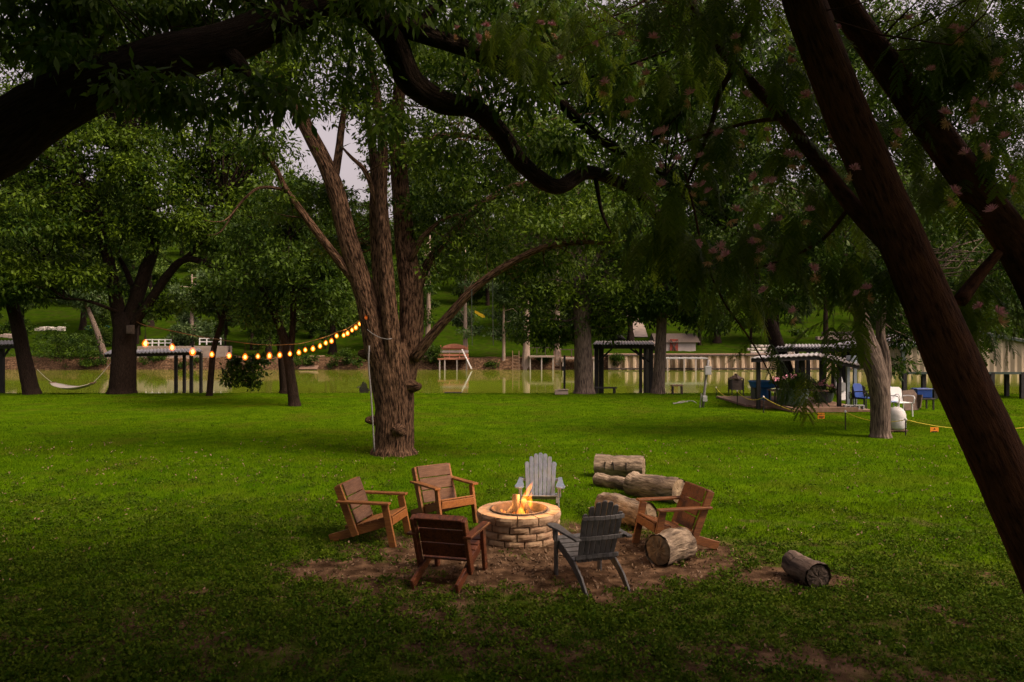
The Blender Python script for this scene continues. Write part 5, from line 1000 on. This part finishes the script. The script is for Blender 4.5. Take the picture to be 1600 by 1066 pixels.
# rope barrier
RB = [(1119, 618, 606), (1152, 634, 612), (1193, 645, 621), (1321, 672, 644), (1415, 681, 656), (1640, 688, 662)]
tops = []
for k, (px, py, ty) in enumerate(RB):
    c = G(px, py); D = c[1]; t = thing('rope_stake', ('thin black stake with white cap, nearest the power post', 'black rope stake in front of the fire lantern', 'black rope stake beside the shelter deck corner', 'black rope stake left of the crooked trunk', 'black rope stake beside the white sack', 'black rope stake beyond the leaning mimosa trunk')[k], 'stake', c, group='stakes of the rope barrier')
    tp = P(px, ty, D); tops.append(tp); mb = MB(); mb.cyl(c - np.array((0, 0, .1)), tp, .018, .018, 7); mb.build('shaft', M['black'], t); mb = MB(); mb.lathe([(.0, 0), (.035, .01), (.035, .05), (.02, .075), (0, .08)], tp - np.array((0, 0, .02)), 8); mb.build('cap', M['white'], t)
for k in range(len(tops) - 1):
    a, b = tops[k], tops[k + 1]; L_ = np.linalg.norm(b - a); pts = [a + (b - a) * u - np.array((0, 0, (.10 + .035 * L_) * 4 * u * (1 - u))) for u in np.linspace(0, 1, 10)]
    mb = MB(); mb.tube(pts, [.011] * 10, 6, 1); one(mb, 'barrier_rope', ('yellow rope between power post and fire lantern stakes', 'yellow rope running past the fire lantern', 'long yellow rope along the shelter deck', 'yellow rope passing behind the crooked trunk', 'yellow rope from the sack toward the mimosa trunk')[k], 'rope', M['yellow'], a)
for px, py, D, lab in ((1283, 650, 26.0, 'orange warning sign hanging near the shelter deck'), (1460, 673, 22.4, 'orange warning sign hanging left of the leaning mimosa trunk')):
    c = P(px, py, D); t = thing('warning_sign', lab, 'sign', c, group='orange signs on the rope barrier'); mb = MB(); mb.box((0, 0, 0), (.24, .01, .20)); mb.build('plate', M['orange'], t, world=False)
    mb = MB(); mb.prism([(-.03, 0), (.03, 0), (0, .055)], (0, -.0085, .03), (1, 0, 0), (0, 0, 1), .003); mb.box((0, -.0085, -.03), (.17, .003, .03)); mb.box((0, -.0085, -.065), (.12, .003, .014)); mb.build('lettering', M['ink'], t, world=False)

# ------------------------------------------------------------------ things on the far bank
def sheet_wall():
    t = thing('sheet_pile_wall', 'tan corrugated sheet-pile wall along the far bank', 'retaining wall', P(1150, 578, 83.8)); D = 83.8
    x0, x1 = P(950, 0, D)[0], P(1620, 0, D)[0]; n = int((x1 - x0) / .45); v = []; zt = P(0, 556, D)[2]
    for i in range(n * 2 + 1): x = x0 + (x1 - x0) * i / (2 * n); y = D + (.16 if (i // 2) % 2 else -.16); v += [(x, y, -1.8), (x, y, zt)]
    mb = MB(); mb.add(v, [(2 * i, 2 * i + 2, 2 * i + 3, 2 * i + 1) for i in range(2 * n)]); mb.build('panels', M['pile'], t, kind='stuff')
    mb = MB(); mb.box(((x0 + x1) / 2, D + .3, zt + .06), (x1 - x0, 1.1, .14)); mb.build('cap', M['dark_wood'], t); mb = MB(); mb.box(((x0 + x1) / 2, D - .25, -.86), (x1 - x0, .12, .16)); mb.build('wale', M['dark_wood'], t)
    mb = MB(); mb.box(((x0 + x1) / 2, D + 3.2, zt + .05), (x1 - x0, 5.0, .12)); mb.build('walkway', M['deck'], t)
sheet_wall()
def ramp_dock():
    t = thing('floating_dock', 'low grey-topped dock with pale posts against the sheet-pile wall', 'dock', P(1070, 578, 82)); D = 81.5; a, b = P(1037, 0, D)[0], P(1106, 0, D)[0]; z = P(0, 560, D)[2]
    mb = MB(); mb.box(((a + b) / 2, D + .8, z), (b - a, 1.8, .14)); mb.build('deck', M['grey_box'], t)
    for px in (1043, 1069, 1087): p = P(px, 0, D); mb = MB(); mb.box((p[0], D, (z - 1.9) / 2), (.16, .16, z + 1.7)); mb.build('post', M['stucco'], t)
ramp_dock()
def stucco_house():
    D = 95.0; c = P(1058, 560, D); t = thing('outbuilding', 'pale stucco outbuilding with red barn door on far bank', 'building', (c[0], D, .4)); z0, z1 = .4, P(0, 535, D)[2]; w = 4.6
    mb = MB(); mb.box((c[0], D + 2, (z0 + z1) / 2), (w, 4, z1 - z0)); mb.build('wall', M['stucco'], t); mb = MB(); mb.add([(c[0] - 2.8, D - .3, z1), (c[0] + 2.8, D - .3, z1), (c[0] + 2.8, D + 4.3, z1), (c[0] - 2.8, D + 4.3, z1), (c[0] - 2.8, D + 2, z1 + 1.1), (c[0] + 2.8, D + 2, z1 + 1.1)], [(0, 1, 5, 4), (2, 3, 4, 5), (0, 4, 3), (1, 2, 5), (0, 3, 2, 1)]); mb.build('roof', M['dark_wood'], t)
    mb = MB(); mb.box((c[0] - .4, D - .05, z0 + .95), (1.0, .1, 1.9)); dr = mb.build('door', M['barn_red'], t)
    mb = MB(); mb.bar((c[0] - .8, D - .13, z0 + .1), (c[0], D - .13, z0 + 1.8), .06, .12); mb.bar((c[0], D - .16, z0 + .1), (c[0] - .8, D - .16, z0 + 1.8), .06, .12); mb.build('cross_brace', M['dark_wood'], dr)
stucco_house()
r = np.random.default_rng(12); 
for row in range(4):
    for k in range(7):
        px = 1172 + k * 11 + (row % 2) * 5; c = P(px, 556 - row * 5, 88 + row * .7); mb = MB(); mb.box((c[0], c[1], c[2]), (.66, .5, .30), Matrix.Rotation(r.normal(0, .12), 3, 'Z')); tag(mb.build('limestone_block', M['limestone'], None, c, bevel=.05), 'pale limestone block, %s from left in the %s course of the far stack' % (('first', 'second', 'third', 'fourth', 'fifth', 'sixth', 'last')[k], ('bottom', 'second', 'third', 'top')[row]), 'stone', 'limestone blocks on the far bank')
mb = MB(); mb.box(P(1205, 562, 89.5) + np.array((0, 0, -.2)), (7.5, 2.0, 1.6)); one(mb, 'stone_terrace', 'earth terrace behind the stacked limestone blocks', 'terrace', M['rock'], P(1205, 562, 89.5))
def ledge(px0, px1, py, D, n, lab):
    a, b = P(px0, py, D), P(px1, py, D); t = thing('stone_ledge', lab, 'ledge', (a + b) / 2); q = np.random.default_rng(int(px0))
    for k in range(n): c = a + (b - a) * (k + .5) / n; mb = MB(); mb.box(c + np.array((0, q.normal(0, .1), q.normal(0, .04))), ((b - a)[0] / n * .94, .8, q.uniform(.35, .6)), Matrix.Rotation(q.normal(0, .06), 3, 'Y')); mb.build('stone', M['limestone' if 'white' in lab else 'path'], t, bevel=.05)
ledge(1275, 1345, 528, 98, 9, 'tan stone ledge on far slope left of crooked trunk'); ledge(1285, 1350, 521, 101, 8, 'upper tan stone ledge on the far slope')
ledge(55, 100, 514, 102, 5, 'white stone blocks on the far left slope'); ledge(0, 24, 525, 96, 3, 'tan stone wall behind the dock at left frame edge'); ledge(1000, 1040, 537, 92, 6, 'brown stone edging above the boat dock')
def slide_dock():
    D = 83.6; t = thing('swim_dock', 'small red-brown swim dock with white slide on far bank', 'dock', P(708, 578, D)); xa, xb = P(684, 0, D)[0], P(732, 0, D)[0]; z = P(0, 561, D)[2]
    mb = MB(); mb.box(((xa + xb) / 2, D + 1, z), (xb - xa, 2.2, .16)); mb.build('deck', M['red_wood'], t)
    for px in (687, 695, 714, 729): p = P(px, 0, D); mb = MB(); mb.box((p[0], D, (z - 1.8) / 2), (.14, .14, z + 1.8)); mb.build('post', M['stucco'], t)
    for q, (py, m) in enumerate(((555, 'red_wood'), (550, 'stucco'), (545, 'red_wood'))): zz = P(0, py, D)[2]; mb = MB(); mb.box(((xa + xb) / 2, D + (.3 if q == 0 else 1.9), zz), (xb - xa - .2 * q, .08, .26)); mb.build('rail', M[m], t)
    for px in (686, 700, 716, 729): p = P(px, 0, D); mb = MB(); zt = P(0, 540, D)[2]; mb.box((p[0], D + 2.0, (z + zt) / 2), (.1, .1, zt - z)); mb.build('rail_post', M['red_wood'], t)
    n = 10; a, b = P(690, 541, D)[0], P(726, 541, D)[0]; zz = P(0, 543, D)[2]; poly = [(a, zz - .1)] + [(a + (b - a) * k / n, zz + .28 * math.sin(math.pi * k / n) + .1) for k in range(n + 1)] + [(b, zz - .1)]
    mb = MB(); mb.prism([(u, w) for u, w in poly], (0, D + 1.8, 0), (1, 0, 0), (0, 0, 1), .12); mb.build('arched_back', M['red_wood'], t)
    mb = MB(); mb.bar(P(722, 546, D - .2), P(729, 560, D - .3), .5, .1, (0, 1, 0)); mb.bar(P(729, 560, D - .3), P(737, 577, D - .6), .5, .1, (0, 1, 0)); mb.build('slide', M['white'], t)
slide_dock()
def ladder(px, lab):
    D = 83.6; t = thing('ladder', lab, 'ladder', P(px, 578, D)); a, b = P(px - 5, 0, D)[0], P(px + 5, 0, D)[0]
    for x in (a, b): mb = MB(); mb.box((x, D, -.2), (.09, .09, 2.6)); mb.build('rail', M['deck'], t)
    for k in range(5): mb = MB(); mb.box(((a + b) / 2, D, -.9 + .36 * k), (b - a, .07, .07)); mb.build('rung', M['deck'], t)
ladder(806, 'wooden ladder down to water left of flared cypress'); ladder(871, 'wooden ladder beside the second flared cypress')
def plank_dock(px0, px1, py, D, lab, m='path'):
    a, b = P(px0, py, D), P(px1, py, D); t = thing('plank_dock', lab, 'dock', (a + b) / 2); mb = MB(); mb.box((a + b) / 2, (b[0] - a[0], 1.6, .16)); mb.build('deck', M[m], t)
    for u in (.06, .5, .94): c = a + (b - a) * u; mb = MB(); mb.box((c[0], c[1] - .6, (c[2] - 1.9) / 2), (.13, .13, c[2] + 1.8)); mb.build('post', M['stucco'], t)
    for u in (.0, .33, .66, 1.0): c = a + (b - a) * u; mb = MB(); mb.box((c[0], c[1] + .7, c[2] + .5), (.09, .09, 1.0)); mb.build('rail_post', M['dark_wood'], t)
    mb = MB(); mb.box((a + b) / 2 + np.array((0, .7, .95)), (b[0] - a[0], .1, .1)); mb.build('rail', M['dark_wood'], t)
plank_dock(826, 866, 557, 84.2, 'plank dock with dark railing between two flared cypresses'); plank_dock(876, 930, 560, 84.0, 'pale plank dock behind the tall grey trunk')
def railing(px0, px1, py0, py1, D, n, lab):
    a, b = P(px0, py1, D), P(px1, py1, D); h = P(0, py0, D)[2] - a[2]; t = thing('railing', lab, 'railing', (a + b) / 2)
    for k in range(n + 1): c = a + (b - a) * k / n; mb = MB(); mb.box(c + np.array((0, 0, h / 2)), (.11, .11, h)); mb.build('post', M['white'], t)
    for q in (.45, .92): mb = MB(); mb.box((a + b) / 2 + np.array((0, 0, h * q)), (b[0] - a[0], .06, .10)); mb.build('rail', M['white'], t)
railing(228, 268, 530, 541, 87, 4, 'white post railing across the river above left dock'); railing(312, 345, 528, 539, 87, 3, 'white railing across the river right of the slim leaning tree')
mb = MB(); a, b = P(215, 0, 86.2)[0], P(352, 0, 86.2)[0]; mb.box(((a + b) / 2, 87.2, .3), (b - a, 2.2, 2.5)); one(mb, 'retaining_wall', 'brown earth-coloured retaining wall behind the left dock', 'wall', M['path'], ((a + b) / 2, 86.2, -1))
t = thing('bulkhead', 'pale plank bulkhead at the far waterline behind left dock', 'bulkhead', P(295, 575, 85.6)); 
for k in range(26): x = P(238, 0, 85.6)[0] + k * .31; mb = MB(); mb.box((x, 85.6, -.45), (.28, .12, 1.5)); mb.build('plank', M['pile'], t)
t = thing('wooden_ramp', 'brown plank ramp slanting to water behind the slender twin tree', 'ramp', P(483, 575, 84.5)); 
for k in range(8): a = P(468 + k * 3.6, 577, 83.6); b = P(484 + k * 3.2, 556, 88); mb = MB(); mb.bar(a, b, .24, .08, (1, 0, 0)); mb.build('plank', M['deck'], t)
mb = MB(); n = 10; pts = [P(132 + 40 * k / n, 513 - 1.5 * k / n, 100) for k in range(n + 1)]; mb.tube(pts, [.05 + .42 * math.sin(math.pi * k / n) ** .6 for k in range(n + 1)], 10, 1); one(mb, 'canoe', 'teal canoe lying on the grass of the far left slope', 'canoe', M['teal'], pts[5], smooth=True)
mb = MB(); v = []; n = 14
for k in range(n + 1):
    u = k / n; px = 976 + 22 * u + 5 * math.sin(2.2 * u); D = 128 - 26 * u; x = (px - 800) / FPX * D; w = .9; v += [(x - w, D, float(hill_z(x - w, D)) + .12), (x + w, D, float(hill_z(x + w, D)) + .12)]
mb.add(v, [(2 * k, 2 * k + 1, 2 * k + 3, 2 * k + 2) for k in range(n)]); tag(mb.build('hill_path', M['path']), kind='structure')
mb = MB(); c = P(705, 504, 118); mb.tube([c + np.array((-1.6, 0, -.3)), c + np.array((-.6, 0, .2)), c + np.array((.5, 0, .25)), c + np.array((1.6, 0, -.3))], [.2, .6, .55, .2], 10, 3, .1); one(mb, 'boulder', 'dark boulder on the far green slope above the slide dock', 'boulder', M['bark_dark'], c)

# ------------------------------------------------------------------ grass, ground cover, litter
def keep_clear(x, y):
    k = (x - PIT[0]) ** 2 + (y - PIT[1]) ** 2 > .60 ** 2
    for tx, ty, rr in ((-2.82, 18.5, .5),): k &= (x - tx) ** 2 + (y - ty) ** 2 > rr ** 2
    return k
def grass():
    r = np.random.default_rng(1); V = []; T = []
    def band(y0, y1, dens, h, w, spread=.98):
        n = int(dens * (y1 - y0) * spread * (y0 + y1)); y = np.sqrt(r.uniform(y0 ** 2, y1 ** 2, n)); x = r.uniform(-spread, spread, n) * y
        patch = fbm(x, y, 1.1); dd = dirt(x, y); k = keep_clear(x, y) & (r.random(n) > dd * 1.35 - .05) & (lawn_z(x, y) > -.5); x, y, patch = x[k], y[k], patch[k]; n = len(x)
        hh = h * r.uniform(.45, 1.2, n) * (1 + .35 * patch); a = r.uniform(0, 6.28, n); la = r.uniform(0, 6.28, n); le = hh * r.uniform(.15, .9, n); ww = w * r.uniform(.6, 1.3, n); z = lawn_z(x, y) - .008
        b = np.stack((x, y, z), 1); s = np.stack((np.cos(a) * ww / 2, np.sin(a) * ww / 2, np.zeros(n)), 1); tip = b + np.stack((np.cos(la) * le, np.sin(la) * le, hh), 1)
        V.append(np.stack((b - s, b + s, tip), 1).reshape(-1, 3)); T.append(np.repeat(np.clip(.40 + .24 * patch + .25 * fbm(x, y, .35) + r.normal(0, .22, n), 0, 1), 3))
    band(5.2, 9, 1500, .050, .007); band(9, 13, 1350, .060, .009); band(13, 20, 620, .055, .013); band(20, 28, 300, .050, .019); band(28, 37.5, 190, .045, .026)
    V = np.concatenate(V); me = mesh_np('grass', V, tris=np.arange(len(V)).reshape(-1, 3), attrs={'tint': np.concatenate(T)}); tag(link('grass', me, M['grass']), 'short green lawn grass between house side and river', 'grass', kind='stuff')
grass()
def ground_cover():
    r = np.random.default_rng(2); n = 14000; y = 4.9 + r.gamma(2.3, 2.2, n); x = r.uniform(-.72, .72, n) * y
    p = fbm(x, y, 1.6) + .30 - .13 * np.clip(y - 7.5, 0, 7) + .45 * np.clip(-x - 1.5, 0, 1.5) * (y > 8); k = keep_clear(x, y) & (dirt(x, y) + r.normal(0, .12, n) < .68) & (p + r.normal(0, .35, n) > -.05); x, y = x[k], y[k]
    c = np.stack((x, y, .022 + 0 * x), 1); me = foliage_mesh('ground_cover', c, r.uniform(.06, .15, len(c)), 22, (.034, .026), .28, 5, 0.0); tag(link('ground_cover', me, M['clover']), 'low leafy ground cover in the dim foreground', 'ground cover', kind='stuff')
    n = 1500; x = r.normal(.3, 1.9, n); y = r.normal(9.5, 1.0, n); k = (dirt(x, y) > .35) & keep_clear(x, y); x, y = x[k], y[k]; x2 = r.uniform(-.7, .7, 900); y2 = np.sqrt(r.uniform(30, 420, 900)); x = np.concatenate((x, x2 * y2)); y = np.concatenate((y, y2)); c = np.stack((x, y, np.where(np.arange(len(x)) < len(x) - 900, 0.0, .045)), 1); me = foliage_mesh('leaf_litter', c, np.full(len(c), .05), 3, (.045, .022), .15, 6, 0.0); tag(link('leaf_litter', me, mat('dry_litter', (.10, .055, .03), (.30, .20, .12), 9, .95)), 'dry leaves and chips on the bare earth and lawn', 'leaf litter', kind='stuff')
ground_cover()
